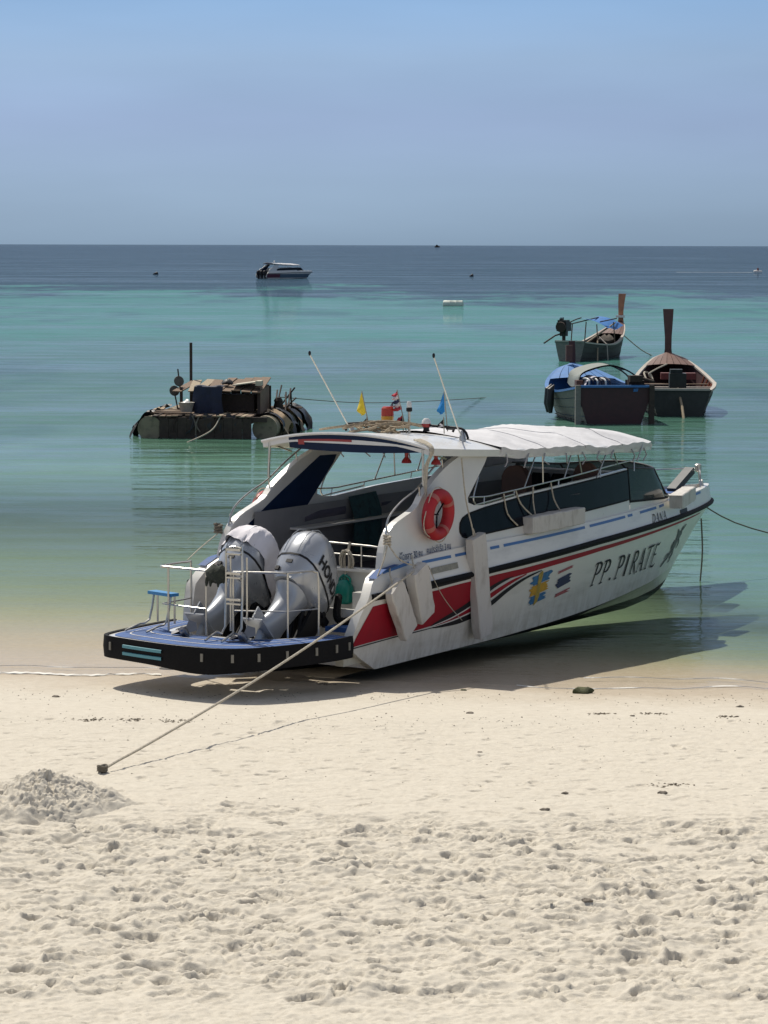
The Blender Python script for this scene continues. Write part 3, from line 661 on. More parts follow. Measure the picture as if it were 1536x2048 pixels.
# lettering: strokes in a unit box, laid on the hull between corner points
GL = {
 'P': [[(.18, 0, .05), (.34, 1, .13)], [(.05, .99, .05), (.62, 1.0, .09), (.92, .86, .13), (.84, .62, .12), (.55, .50, .07), (.30, .50, .05)], [(.0, .0, .05), (.38, .03, .05)], [(.04, .99, .04), (-.06, .88, .03)]],
 'I': [[(.30, 0, .17), (.40, 1, .18)]],
 'R': [[(.18, 0, .09), (.30, 1, .14)], [(.28, .985, .06), (.62, 1.0, .09), (.86, .87, .12), (.80, .65, .11), (.52, .54, .06), (.26, .53, .05)], [(.46, .54, .07), (.70, .25, .12), (.98, -.08, .05)], [(.08, .0, .05), (.34, .03, .05)]],
 'A': [[(.0, -.02, .04), (.36, .55, .06), (.62, 1.04, .09)], [(.62, 1.04, .10), (.72, .5, .14), (.84, -.02, .13)], [(.22, .34, .05), (.80, .36, .06)], [(-.08, -.01, .04), (.16, .01, .04)], [(.66, 0, .04), (1.02, .02, .04)]],
 'T': [[(.34, 0, .08), (.56, .98, .13)], [(.08, .92, .05), (.16, 1.0, .06), (.9, 1.02, .09), (1.12, 1.08, .04)], [(.14, .0, .05), (.56, .03, .05)]],
 'E': [[(.12, 0, .08), (.32, 1, .13)], [(.28, 1.0, .05), (.78, 1.0, .09), (.98, 1.08, .04)], [(.24, .54, .05), (.68, .56, .07)], [(.04, .02, .05), (.62, .0, .09), (.84, .12, .04)]],
 'D': [[(.14, 0, .08), (.32, 1, .14)], [(.1, 1.0, .05), (.58, .98, .08), (.9, .72, .15), (.86, .36, .15), (.52, .04, .09), (.02, .0, .05)]],
 'N': [[(.08, 0, .06), (.26, 1, .08)], [(.20, 1.0, .12), (.74, 0.0, .13)], [(.74, 0, .05), (.94, 1, .08)], [(.0, .0, .04), (.2, .01, .04)], [(.82, 1.0, .05), (1.06, 1.0, .05)]],
 '.': [[(.3, .02, .14), (.34, .14, .14)]],
}
def lettering(text, c00, c10, c01, c11, m, parent, name, adv=1.12, shear=0.0, s=-1, off=.009, wk=1.0):
    """c.. = (X, z) of the lower-left, lower-right, upper-left, upper-right corners"""
    wid = {'I': .92, '.': .42, ' ': .35, 'T': 1.0}; tot = sum(wid.get(ch, 1.0) * adv for ch in text); x = 0; lay = off
    def place(a, b_, o):
        a = a / tot; lo = Vector(c00).lerp(Vector(c10), a); hi = Vector(c01).lerp(Vector(c11), a); p = lo.lerp(hi, b_)
        return H(p.x + shear * b_, p.y, s, o)
    ar = abs(c10[0] - c00[0]) / tot / max(.05, abs(c01[1] - c00[1]))
    for ch in text:
        w = wid.get(ch, 1.0); mb = MB()
        for st in GL.get(ch, []):
            P = [Vector((x + px * (1.0 if ch != '.' else .8), py, 0)) for px, py, _ in st]; W = [q[2] * wk for q in st]
            if len(P) > 2:
                n0 = len(P); S = smooth_pts(P, 4); W = list(np.interp(np.linspace(0, n0 - 1, len(S)), range(n0), W)); P = S
            else:
                P = [P[0].lerp(P[1], k / 4) for k in range(5)]; W = [W[0] + (W[1] - W[0]) * k / 4 for k in range(5)]
            A = []; B_ = []
            for i in range(len(P)):
                d = (P[min(i + 1, len(P) - 1)] - P[max(i - 1, 0)]); d = Vector((d.x * ar, d.y, 0)).normalized()
                A.append(place(P[i].x - d.y * W[i] * .62, P[i].y + d.x * W[i] * .5, lay)); B_.append(place(P[i].x + d.y * W[i] * .62, P[i].y - d.x * W[i] * .5, lay))
            add_rows(mb, [A, B_]); lay += .0004
        x += w * adv
        if mb.v: mb.build(name, m, parent)
lettering('PP. PIRATE', (6.0, .50), (8.98, .50), (6.05, .83), (8.95, .85), black_dec, hull, 'letter', shear=.02, wk=1.15, adv=1.2)
lettering('DANA', (8.27, 1.235), (9.0, 1.25), (8.33, 1.36), (9.03, 1.365), black_dec, hull, 'letter', wk=1.1)

def text_mesh(body, bold=.0):
    cu = bpy.data.curves.new('lettering_curve', 'FONT'); cu.body = body; cu.size = 1.0; cu.offset = bold; cu.resolution_u = 3
    o = bpy.data.objects.new('lettering_curve', cu); COL.objects.link(o)
    bpy.context.view_layer.update()
    me = bpy.data.meshes.new_from_object(o.evaluated_get(bpy.context.evaluated_depsgraph_get()))
    V = [v.co.copy() for v in me.vertices]; Fc = [tuple(p.vertices) for p in me.polygons]
    bpy.data.objects.remove(o); bpy.data.curves.remove(cu); bpy.data.meshes.remove(me)
    x0 = min(v.x for v in V); x1 = max(v.x for v in V)
    return [((v.x - x0) / (x1 - x0), v.y) for v in V], Fc
for body, X0, X1, z0, z1 in (('\u0e1c\u0e39\u0e49\u0e42\u0e14\u0e22\u0e2a\u0e32\u0e23 30 \u0e04\u0e19', .46, 1.03, 1.415, 1.425), ('\u0e04\u0e19\u0e1b\u0e23\u0e30\u0e08\u0e33\u0e40\u0e23\u0e37\u0e2d 3 \u0e04\u0e19', 1.14, 1.75, 1.44, 1.455)):
    V, Fc = text_mesh(body, .012)
    mob('capacity_notice', [Vector((X0 + (X1 - X0) * a, -(panel_y(X0 + (X1 - X0) * a, 1.46) + .006 + (.005 if z0 + b_ * .1 < 1.45 else 0)), z0 + (z1 - z0) * a + b_ * .125)) for a, b_ in V], Fc, mat('notice_ink', (.05, .07, .14), .5), hull)

# brushed flags and the emblem by the stem
def brush(name, x0, x1, z0, z1, m, seed, off=.008, slant=.05, amp=.06, n=12):
    rn = random.Random(seed); L_ = [(x0 + rn.uniform(-amp, amp), z0 + (z1 - z0) * k / n) for k in range(n + 1)]; R_ = [(x1 + rn.uniform(-amp, amp) * 1.3, z0 + slant + (z1 - z0) * k / n) for k in range(n + 1)]
    mb = MB(); g = []
    for (a, za), (b_, zb_) in zip(L_, R_): g.append([H(a + (b_ - a) * t_ / 5, za + (zb_ - za) * t_ / 5, -1, off) for t_ in range(6)])
    add_rows(mb, g); return mb.build(name, m, hull)
sw_b = mat('flag_blue', (.03, .15, .33), .5, var=.4, scale=16); sw_y = mat('flag_yellow', (.55, .30, .02), .5, var=.25, scale=16)
brush('flag_patch', 3.93, 4.40, .44, .56, sw_b, 1, n=8); brush('flag_patch', 3.90, 4.44, .73, .86, sw_b, 2, n=8)
brush('flag_cross', 3.92, 4.40, .57, .715, sw_y, 3, n=8, off=.009); brush('flag_cross', 4.08, 4.19, .43, .88, mat('flag_yellow_dull', (.40, .28, .05), .5, var=.3, scale=16), 4, off=.011, amp=.014)
th_r = mat('flag_red', (.36, .09, .10), .5, var=.3, scale=16); th_b = mat('flag_navy', (.012, .02, .08), .5, var=.3, scale=16)
brush('flag_patch', 4.72, 5.18, .47, .52, th_r, 5, n=4); brush('flag_patch', 4.74, 5.16, .60, .745, th_b, 6, n=9); brush('flag_patch', 4.74, 5.22, .82, .86, th_r, 7, n=4)
ink = mat('emblem_ink', (.07, .07, .085), .5, var=.4, scale=20)
def inkline(mb, pts, w, off=.007):
    C = smooth_pts([(x, z, 0) for x, z in pts], 4); A = []; B_ = []
    for i, c in enumerate(C):
        d = C[min(i + 1, len(C) - 1)] - C[max(i - 1, 0)]; d.normalize(); ww = w * (.55 + .45 * math.sin(i / (len(C) - 1) * math.pi))
        A.append(H(c.x - d.y * ww, c.y + d.x * ww * .6, -1, off)); B_.append(H(c.x + d.y * ww, c.y - d.x * ww * .6, -1, off))
    add_rows(mb, [A, B_])
mb = MB()
for k, (pts, w) in enumerate([([(9.98, .92), (10.1, .86), (10.18, .80)], .10), ([(9.9, .98), (9.98, .90), (9.96, .84)], .045), ([(10.22, 1.0), (10.16, .93), (10.24, .86)], .05), ([(10.05, .84), (9.98, .74), (9.92, .64)], .11), ([(9.9, .80), (9.8, .72), (9.86, .62)], .035), ([(10.14, .80), (10.24, .72), (10.18, .64)], .035), ([(9.9, .66), (9.78, .58), (9.66, .50)], .055), ([(9.96, .64), (10.0, .56), (9.9, .50)], .05), ([(9.66, .52), (9.52, .47), (9.40, .42)], .04), ([(9.8, .60), (9.62, .59), (9.5, .53)], .025), ([(9.92, .52), (9.96, .47), (9.86, .44)], .03), ([(10.2, .94), (10.3, 1.0), (10.36, 1.02)], .03)]):
    inkline(mb, pts, w, .007 + k * .0004)
mb.build('bow_emblem', ink, hull)

# windscreen
WB = [(7.56, -1.035, 1.625), (8.6, -.90, 1.575), (9.40, -.76, 1.54), (9.95, -.42, 1.55), (10.1, 0, 1.56)]
WT = [(7.53, -1.0, 2.135), (8.2, -.94, 2.09), (8.76, -.83, 2.045), (9.1, -.45, 2.07), (9.2, 0, 2.09)]
WB = WB + [(x, -y, z) for x, y, z in WB[-2::-1]]; WT = WT + [(x, -y, z) for x, y, z in WT[-2::-1]]
WB = smooth_pts(WB, 3); WT = smooth_pts(WT, 3)
mb = MB(); add_rows(mb, [WB, [a.lerp(b_, .5) + Vector((.02, 0, 0)) for a, b_ in zip(WB, WT)], WT])
wsg = bpy.data.materials.new('windscreen_glass'); wsg.use_nodes = True
N = wsg.node_tree.nodes; L = wsg.node_tree.links; pb = N['Principled BSDF']; pb.inputs['Base Color'].default_value = (.008, .02, .024, 1); pb.inputs['Roughness'].default_value = .08; pb.inputs['Specular IOR Level'].default_value = .2; pb.inputs['Alpha'].default_value = .93
ws = mb.build('windscreen', wsg, boat, True)
rail('windscreen_frame', WT, ws, .016, black_pl); rail('windscreen_frame', WB, ws, .018, black_rub)
for i in (0, 6, 12, 18, 24): rail('windscreen_pillar', [WB[i], WT[i]], ws, .014, black_pl)
mb = MB(); add_rows(mb, [[p + Vector((0, 0, -.005)) for p in WB], [Vector((p.x, p.y * 1.0, 1.36)) for p in WB]]); mb.build('coaming', gel, boat, True)

# cockpit: sole, bulkhead, benches, dashboard
mb = MB(); mb.box((3.2, 0, .56), (5.8, 2.1, .04)); mb.box((6.9, 0, .56), (1.6, 1.5, .04)); mb.build('cockpit_sole', liner, boat)
mb = MB(); mb.box((.62, 0, .80), (.08, 2.46, .86)); mb.box((.58, 0, 1.245), (.2, 2.40, .035)); mb.build('aft_bulkhead', gel, boat)
for s in (-1, 1):
    mb = MB(); add_rows(mb, [[Vector((X, s * (min(panel_y(X, z), hull_y(X, min(z, 1.4))) - .10), z)) for X in np.linspace(.7, 7.6, 28)] for z in (.56, 1.0, 1.44, 1.90)]); mb.build('side_liner', liner, boat, True)
for s in (-1, 1):
    for X0, X1, z0, z1 in ((1.95, 3.0, 1.64, 1.84), (3.95, 5.6, 1.70, 1.90)):
        mb = MB(); mb.grid(8, 4, lambda u, v: Vector((X0 + (X1 - X0) * u, s * (1.215 - .05 * math.sin(min(1, v * 1.0) * math.pi) ** .5), z0 + (z1 - z0) * v * (.55 + .45 * min(1, u * 3)) + .012 * u)))
        mb.build('seat_back', lilac, boat, True)
    mb = MB(); mb.box((3.2, s * 1.08, 1.60), (3.2, .22, .03)); mb.build('side_shelf', gel, boat)
    mb = MB(); mb.box((3.0, s * .93, .92), (4.0, .40, .10)); mb.build('bench_cushion', lilac, boat)
    mb = MB(); mb.box((3.0, s * .92, .73), (4.0, .38, .28)); mb.build('bench_base', navy, boat)
mb = MB(); mb.box((7.65, 0, 1.50), (.08, 1.8, 1.05)); mb.box((7.55, 0, 2.04), (.3, 1.8, .06)); mb.build('dashboard', mat('pale_dashboard', (.42, .41, .40), .6), boat)
for y in (.53, .17):
    mb = MB(); mb.lathe([(.02, .0), (.17, .01), (.175, .03), (.13, .045), (.05, .02)], 20, Matrix.Translation((7.60, y, 1.88)) @ Matrix.Rotation(R(-90), 4, 'Y')); mb.build('loudspeaker', black_pl, boat, True)
for X, y, w_ in ((5.5, -.22, .42), (6.5, -.85, .36)):
    mb = MB(); mb.grid(10, 8, lambda u, v: Vector((X + .06 - .12 * math.sin(u * math.pi) * .5, y + w_ * (u - .5), .95 + 1.33 * v - .16 * abs(2 * u - 1) ** 3 * v)))
    mb.grid(10, 8, lambda u, v: Vector((X - .10 + .0 * u, y + w_ * (u - .5), .95 + 1.33 * v - .16 * abs(2 * u - 1) ** 3 * v)))
    mb.build('helm_seat', brown_v, boat, True)
# grey side curtain forward, lengthened to block sun coming through under the roof
for s in (1,):
    mb = MB(); mb.grid(12, 4, lambda u, v: Vector((5.7 + 2.6 * u, s * (1.20 - .12 * max(0, u - .5) - .02 * math.sin(u * 30) - .03 * v), 2.05 + .50 * v))); mb.build('sun_block_curtain', canvas_g, boat, True)

# stainless work
for s in (-1, 1):
    yy = lambda z: s * (panel_y(3, z) - .01)
    rail('side_rail', [(2.36, yy(2.1), 2.10), (2.8, yy(2.1), 2.075), (3.24, yy(2.08), 2.09), (5.17, yy(2.17), 2.17), (6.66, s * 1.2, 2.25), (7.84, s * 1.06, 2.27)], boat, .014, sub=3)
    rail('side_rail', [(2.62, yy(2.3), 2.36), (2.46, yy(2.1), 2.10), (2.50, yy(2.03), 2.0), (2.62, yy(2.0), 1.99), (3.6, yy(2.05), 2.05)], boat, .014, sub=3)
    for X, zb_, zt in ((2.75, 1.97, 2.075), (3.6, 2.03, 2.10), (4.9, 2.07, 2.15), (6.2, 2.10, 2.23), (7.3, 2.12, 2.26)): rail('rail_stanchion', [(X - .02, yy(zb_), zb_), (X, yy(zt), zt)], boat, .011)
    for (xa, za), (xb, zb_) in (((4.40, 2.62), (4.43, 2.13)), ((4.25, 2.62), (3.87, 2.11)), ((5.44, 2.56), (5.61, 2.19)), ((5.30, 2.56), (5.06, 2.16)), ((6.44, 2.53), (6.06, 2.1)), ((6.56, 2.53), (6.75, 2.26)), ((7.55, 2.5), (7.4, 2.26))):
        rail('roof_strut', [(xa, s * 1.24, za), (xb, yy(zb_), zb_)], boat, .013)
    W = [(.20, 1.70), (.30, 1.95), (.62, 2.13), (1.05, 2.28), (1.5, 2.52), (2.0, 2.74)]
    rail('wing_rail', [(x, s * (panel_y(.5, z) - .02), z + .03) for x, z in W], boat, .015, sub=4)
    for x, z in ((.26, 1.78), (1.12, 2.2), (1.75, 2.52)): rail('rail_stanchion', [(x, s * (panel_y(.5, z) - .02), z), (x - .02, s * (panel_y(.5, z) - .02), z + .13)], boat, .012)
    rail('roof_post', [(1.16, s * 1.22, 2.82), (1.15, s * 1.235, 2.34)], boat, .022)
    rail('roof_brace', [(1.18, s * 1.23, 2.80), (1.72, s * 1.24, 2.66)], boat, .014)
rail('transom_rail', [(.6, -.98, 1.26), (.6, -.98, 1.48), (.6, -.90, 1.55), (.6, -.4, 1.57), (.6, .2, 1.58)], boat, .017, sub=3)
rail('transom_rail', [(.6, -.98, 1.42), (.6, .2, 1.44)], boat, .012)
rail('rail_stanchion', [(.6, -.62, 1.26), (.6, -.62, 1.56)], boat, .013)
# bow rail and fittings
rail('bow_rail', [(9.2, .98, 1.50), (9.4, .96, 1.78), (10.6, .66, 1.80), (11.9, .20, 1.78), (12.15, .02, 1.77)], boat, .015, sub=3)
rail('bow_rail', [(12.15, .02, 1.78), (12.18, .0, 1.5)], boat, .015); rail('bow_rail', [(11.75, -.22, 1.5), (11.85, -.16, 1.74), (12.15, .02, 1.77)], boat, .014, sub=3)
mb = MB(); mb.lathe([(.03, -.07), (.06, -.05), (.06, .05), (.03, .07)], 12, Matrix.Translation((12.1, 0, 1.79))); mb.build('bow_light', mat('brushed_metal', (.5, .48, .45), .3, .9), boat, True)
mb = MB(); mb.box((11.45, .0, 1.62), (.75, .16, .11), Matrix.Rotation(R(-24), 3, 'Y')); mb.build('anchor_roller', mat('dark_grey_metal', (.03, .035, .04), .5, .3), boat)
mb = MB(); mb.box((11.35, .0, 1.455), (1.1, .5, .025)); mb.build('bow_pad', blue_deck, boat)
for x in (11.98,): rail('bow_cleat', [(x, -.14, 1.50), (x - .05, -.14, 1.60)], boat, .03, gel)
mb = MB(); mb.box((10.3, -.1, 1.455), (.7, .6, .03)); mb.build('deck_hatch', gel, boat)

# roof fittings
rail('roof_bar', [(2.72, .98, 2.90), (2.72, .95, 3.0), (2.72, .2, 3.03), (2.72, -.7, 3.01), (2.72, -.93, 2.98), (2.72, -1.0, 2.86)], boat, .018, black_pl, sub=3)
rail('roof_bar', [(2.95, -.62, 2.93), (2.95, -.64, 2.97), (2.72, -.66, 2.99)], boat, .018, black_pl)
for y, x1 in ((.9, 1.66), (-.9, 1.96)):
    a = rail('antenna', [(2.74, y, 2.86), (2.6, y, 3.02), (x1, y, 4.01)], boat, .010, mat('antenna_white', (.66, .66, .6), .45))
    mb = MB(); mb.lathe([(.008, -.03), (.019, -.01), (.019, .02), (.008, .035)], 8, Matrix.Translation((x1, y, 4.02))); mb.build('antenna_tip', black_pl, a, True)
    mb = MB(); mb.lathe([(.05, 0), (.045, .06), (.025, .14)], 10, Matrix.Translation((2.74, y, 2.83))); mb.build('antenna_base', mat('brushed_metal', (.5, .48, .45), .3, .9), a, True)
# warning beacon
mb = MB(); mb.lathe([(.02, 2.88), (.02, 3.0), (.05, 3.0), (.05, 3.02)], 10, Matrix.Translation((2.7, .29, 0))); bc = mb.build('beacon', black_pl, boat, True)
mb = MB(); mb.lathe([(.07, 3.02), (.085, 3.05), (.09, 3.13)], 14, Matrix.Translation((2.7, .29, 0))); mb.build('amber_lens', mat('amber_lens', (.60, .30, .04), .25), bc, True)
mb = MB(); mb.lathe([(.088, 3.135), (.085, 3.24), (.06, 3.265)], 14, Matrix.Translation((2.7, .29, 0))); mb.build('red_lens', mat('red_lens', (.40, .03, .015), .25), bc, True)
# mast light
ml = rail('mast_light', [(2.74, -.04, 2.88), (2.74, -.04, 3.22)], boat, .022)
mb = MB(); mb.lathe([(.03, 3.2), (.042, 3.21), (.042, 3.255), (.035, 3.26)], 12, Matrix.Translation((2.74, -.04, 0))); mb.build('light_base', black_pl, ml, True)
mb = MB(); mb.lathe([(.034, 3.26), (.036, 3.32), (.022, 3.345)], 12, Matrix.Translation((2.74, -.04, 0))); mb.build('light_lens', gel, ml, True)
# dome light
mb = MB(); mb.lathe([(.05, 2.94), (.04, 2.97), (.045, 3.0)], 12, Matrix.Translation((2.72, -.33, 0))); dl = mb.build('dome_light', black_pl, boat, True)
mb = MB(); mb.lathe([(.06, 3.0), (.066, 3.045)], 12, Matrix.Translation((2.72, -.33, 0))); mb.build('dome_lower', mat('red_lens2', (.32, .02, .02), .3), dl, True)
mb = MB(); mb.lathe([(.066, 3.047), (.058, 3.09), (.03, 3.12)], 12, Matrix.Translation((2.72, -.33, 0))); mb.build('dome_upper', gel, dl, True)
for y in (-.76, -1.22):
    mb = MB(); mb.lathe([(.03, 2.76), (.025, 2.68), (.065, 2.63), (.07, 2.60)], 10, Matrix.Translation((1.5, y, 0))); mb.build('hanging_lamp', mat('lamp_red', (.30, .02, .02), .4), boat, True)

# swim platform
OUTP = [(-.72, 1.42), (-1.3, 1.42), (-1.9, 1.40), (-2.28, 1.34), (-2.42, 1.21), (-2.49, .96), (-2.58, .5), (-2.63, .1), (-2.63, -.3), (-2.58, -.6), (-2.4, -.86), (-2.1, -1.02), (-1.7, -1.18), (-1.3, -1.29), (-1.05, -1.33), (-.80, -1.33)]
INP = [(-.72, 1.02), (-1.05, 1.01), (-1.3, .97), (-1.46, .9), (-1.56, .78), (-1.61, .62), (-1.64, .45), (-1.65, .25), (-1.65, .02), (-1.62, -.2), (-1.55, -.42), (-1.45, -.62), (-1.3, -.76), (-1.12, -.86), (-.95, -.93), (-.74, -1.0)]
op = smooth_pts([(x, y, .57) for x, y in OUTP], 4); ip = smooth_pts([(x, y, .57) for x, y in INP], 4)
mb = MB(); low = lambda P, z: [Vector((p.x, p.y, z)) for p in P]
add_rows(mb, [low(ip, .36), ip, op, low(op, .36), low(ip, .36)]); plat = mb.build('swim_platform', gel, boat)
mb = MB(); a1 = [a.lerp(b_, .10) + Vector((0, 0, .005)) for a, b_ in zip(ip, op)]; a2 = [a.lerp(b_, .90) + Vector((0, 0, .005)) for a, b_ in zip(ip, op)]
add_rows(mb, [a1, a2]); mb.build('deck_pad', blue_deck, plat)
mb = MB()
for f0, f1 in ((.36, .38), (.66, .68)):
    add_rows(mb, [[a.lerp(b_, f0) + Vector((0, 0, .009)) for a, b_ in zip(ip, op)], [a.lerp(b_, f1) + Vector((0, 0, .009)) for a, b_ in zip(ip, op)]])
mb.build('deck_seam', white_dec, plat)
c0 = Vector((-1.3, 0, 0))
def outw(p, d):
    q = Vector((p.x + 1.2, p.y, 0)); q.normalize(); return q * d
mb = MB()
o1 = [p + outw(p, .002) for p in op]; o2 = [p + outw(p, .05) for p in op]
dz = [.27 + .055 * math.exp(-((p.y + .35) / .5) ** 2) * (1 if p.x < -2 else .4) for p in op]
add_rows(mb, [[Vector((p.x, p.y, .585)) for p in o1], [Vector((p.x, p.y, .59)) for p in o2], [Vector((p.x, p.y, .585 - d * .5)) + outw(p, .012) for p, d in zip(o2, dz)], [Vector((p.x, p.y, .585 - d)) for p, d in zip(o2, dz)], [Vector((p.x, p.y, .585 - d)) for p, d in zip(o1, dz)], [Vector((p.x, p.y, .585)) for p in o1]])
rim = mb.build('rubber_bumper', black_rub, plat, True, 30)
for k in (18, 33, 38, 42, 46, 50, 54, 58):
    p = o2[k] + outw(o2[k], .012); tdir = (op[min(k + 1, len(op) - 1)] - op[k - 1]).normalized()
    mb = MB(); mb.box((p.x, p.y, .47), (.035, .02, .10), Matrix.Rotation(math.atan2(tdir.y, tdir.x), 3, 'Z')); mb.build('bumper_bracket', mat('dull_bracket', (.20, .19, .165), .5, .3), plat)
for z in (.495, .405):
    mb = MB(); ks = range(21, 28); add_rows(mb, [[Vector((o2[k].x, o2[k].y, z + d)) + outw(o2[k], e) for k in ks] for d, e in ((-.022, .014), (-.018, .03), (.018, .03), (.022, .014))]); mb.build('reflective_bar', mat('pale_blue_plastic', (.08, .27, .33), .4), plat)
# platform brackets below
mb = MB(); mb.box((-.9, 0, .30), (1.3, .5, .10)); mb.box((-.35, -1.12, .21), (.7, .12, .09)); mb.box((-.35, 1.12, .21), (.7, .12, .09)); mb.build('platform_bracket', mat('cream_gelcoat', (.55, .52, .42), .5, var=.2), plat)
# stern railings
rl_ = [(-1.72, .98, 1.40), (-1.66, .85, 1.41), (-1.3, .95, 1.42), (-.95, 1.02, 1.40)]
rail('stern_rail', [(-.95, 1.02, .58), (-.95, 1.02, 1.33), (-1.02, 1.02, 1.40), (-1.5, 1.0, 1.41), (-1.68, .96, 1.41), (-1.70, .80, 1.41), (-1.68, .26, 1.40)], boat, .017, sub=3)
rail('stern_rail', [(-.95, 1.02, .92), (-1.66, .95, .93), (-1.68, .6, .92), (-1.67, .26, .91)], boat, .012)
for x, y in ((-1.66, .86), (-1.67, .26)): rail('rail_stanchion', [(x, y, .58), (x, y, 1.40)], boat, .016)
rail('stern_rail', [(-1.62, -.12, 1.40), (-1.45, -.5, 1.40), (-1.32, -.74, 1.40), (-1.0, -.86, 1.40), (-.92, -.89, 1.38), (-.88, -.92, 1.30), (-.88, -.92, .58)], boat, .017, sub=3)
rail('stern_rail', [(-1.62, -.12, .91), (-1.33, -.76, .91), (-.88, -.92, .91)], boat, .012)
for x, y in ((-1.62, -.12), (-1.34, -.76)): rail('rail_stanchion', [(x, y, .58), (x, y, 1.40)], boat, .016)
# folding ladders
lad = empty('boarding_ladder', (0, 0, 0), parent=boat)
for dy in (0, .25):
    rail('ladder_leg', [(-2.2, -.10 - dy, .60), (-1.93, -.09 - dy, .68), (-1.75, -.09 - dy, .72), (-1.73, -.09 - dy, 1.66), (-1.72, -.10 - dy + (.03 if dy else -.03), 1.72), (-1.70, -.22, 1.73)], lad, .017, sub=2)
    rail('ladder_leg', [(-1.66, -.11 - dy, .66), (-1.66, -.11 - dy, 1.60)], lad, .014)
for z in (1.70, 1.40, 1.07):
    mb = MB(); mb.box((-1.73, -.215, z), (.05, .22, .028)); mb.box((-1.73, -.215, z - .055), (.045, .22, .02)); mb.build('ladder_step', steel, lad)
lad = empty('boarding_ladder', (0, 0, 0), parent=boat)
for x, y in ((-1.50, 1.21), (-1.58, .88)):
    rail('ladder_leg', [(-2.0, y + .08, .60), (-1.78, y + .03, .66), (x - .1, y, .70), (x, y, 1.02)], lad, .017, sub=2); rail('ladder_leg', [(x + .05, y - .02, .66), (x + .05, y - .02, 1.02)], lad, .016)
mb = MB(); mb.box((-1.53, 1.04, 1.04), (.14, .46, .04), Matrix.Rotation(R(-14), 3, 'Z')); mb.build('ladder_pad', mat('sky_blue_pad', (.03, .22, .48), .5), lad)

# engines
eng = outboard(boat, -.45); outboard(boat, .45)
V, Fc = text_mesh('HONDA', .03)
def nm(a, b_):
    u = -.30 + .76 * a; v = .02 + b_ * .215 - .12 * u
    return Vector((u, -cowl_y(u, v) - .007, v))
mob('maker_name', [nm(a, b_) for a, b_ in V], Fc, black_dec, eng)
# fuel and control hoses in the well
rail('control_hose', [(.05, -.62, .95), (-.25, -.80, .70), (-.15, -1.0, .72), (.3, -1.15, 1.05), (.55, -1.1, 1.2)], boat, .05, black_rub, sub=5)
rail('control_hose', [(.05, .30, .95), (-.2, .1, .75), (.0, -.15, .8), (.4, -.2, 1.1)], boat, .04, black_rub, sub=5)
mb = MB(); mb.box((-.25, -.98, .60), (.5, .42, .06)); mb.build('well_step', blue_deck, boat)
mb = MB(); mb.box((.35, -.95, .80), (.4, .36, .4)); mb.build('battery_box', gel, boat)

# ------------------------------------------------------------------ loose things on the boat (top level, placed in the world)
def T(p): return bM @ Vector(p)
def wob(name, mb, m, smooth=True, parent=None):
    mb.v = [T(v) for v in mb.v]; return mb.build(name, m, parent, smooth)
# lifebuoys
def lifebuoy(s, X, z, label):
    o = empty('lifebuoy', T((X, s * 1.40, z)), BOAT_RZ)
    if s < 0: o.rotation_euler = (R(4), 0, BOAT_RZ)
    mb = MB(); n = 40
    mb.tube([(.265 * math.cos(2 * math.pi * k / n), 0, .265 * math.sin(2 * math.pi * k / n)) for k in range(n)], .082, 12, closed=True); body = mb.build('ring_body', ring_red, o, True)
    for an in (.6, 2.2, 3.75, 5.3):
        mb = MB(); mb.tube([(.265 * math.cos(an + d), 0, .265 * math.sin(an + d)) for d in (-.11, -.04, .04, .11)], .086, 12); mb.build('reflective_band', mat('worn_band', (.40, .12, .10) if an != 2.2 else (.36, .28, .27), .5), o, True)
    mb = MB(); mb.tube([((.36 + .03 * math.sin(k * 4 * 2 * math.pi / n)) * math.cos(2 * math.pi * k / n), s * .01, (.36 + .03 * math.sin(k * 4 * 2 * math.pi / n)) * math.sin(2 * math.pi * k / n)) for k in range(n)], .008, 5, closed=True); mb.build('grab_line', rope_m, o, True)
    mb = MB(); mb.tube([(-.02, .0, -.24), (0, .02 * -s, 0), (.14, 0, .17)], .012, 5); mb.tube([(0, 0, 0), (-.16, 0, .02)], .01, 5); mb.build('lashing', black_rub, o, True)
    tag(o, label, 'lifebuoy', 'lifebuoys on the speedboat'); return o
lifebuoy(-1, 1.26, 1.96, 'red lifebuoy lashed to the starboard flank of the beached speedboat, seen whole')
lifebuoy(1, 1.34, 1.80, 'red lifebuoy behind the far wing of the beached speedboat, mostly hidden')

# fender boards
def board(c_top, c_bot, w, th, label, y0, y1, lines=(), bev=.012):
    """slab between two (x, z) centres on the flank"""
    o = empty('fender_board', BOAT_LOC, BOAT_RZ)
    a = Vector((c_top[0], y0, c_top[1])); b_ = Vector((c_bot[0], y1, c_bot[1])); d = (b_ - a).normalized(); wv = Vector((0, 1, 0)).cross(d).normalized(); nv = d.cross(wv).normalized()
    if nv.y > 0: nv = -nv
    rn = random.Random(int(w * 1000 + c_top[0] * 77)); rg = []
    for k in range(9):
        t_ = k / 8; p = a.lerp(b_, t_); hw = w / 2 * (1 + rn.uniform(-.05, .05)) * (.93 if k in (0, 8) else 1); ht = th / 2 * (1 + rn.uniform(-.06, .06)) * (.9 if k in (0, 8) else 1)
        pr = [(-hw + bev, -ht), (hw - bev, -ht), (hw, -ht + bev), (hw, ht - bev), (hw - bev, ht), (-hw + bev, ht), (-hw, ht - bev), (-hw, -ht + bev)]
        rg.append([p + wv * q[0] + nv * (q[1] + th / 2) for q in pr])
    mb = MB(); mb.rings(rg); mb.build('board', fender_w, o, True, 22)
    for ln in lines: rail('hanging_rope', ln, o, .011, rope_m, sub=3, n=6)
    tag(o, label, 'fender', 'fender boards of the speedboat'); return o
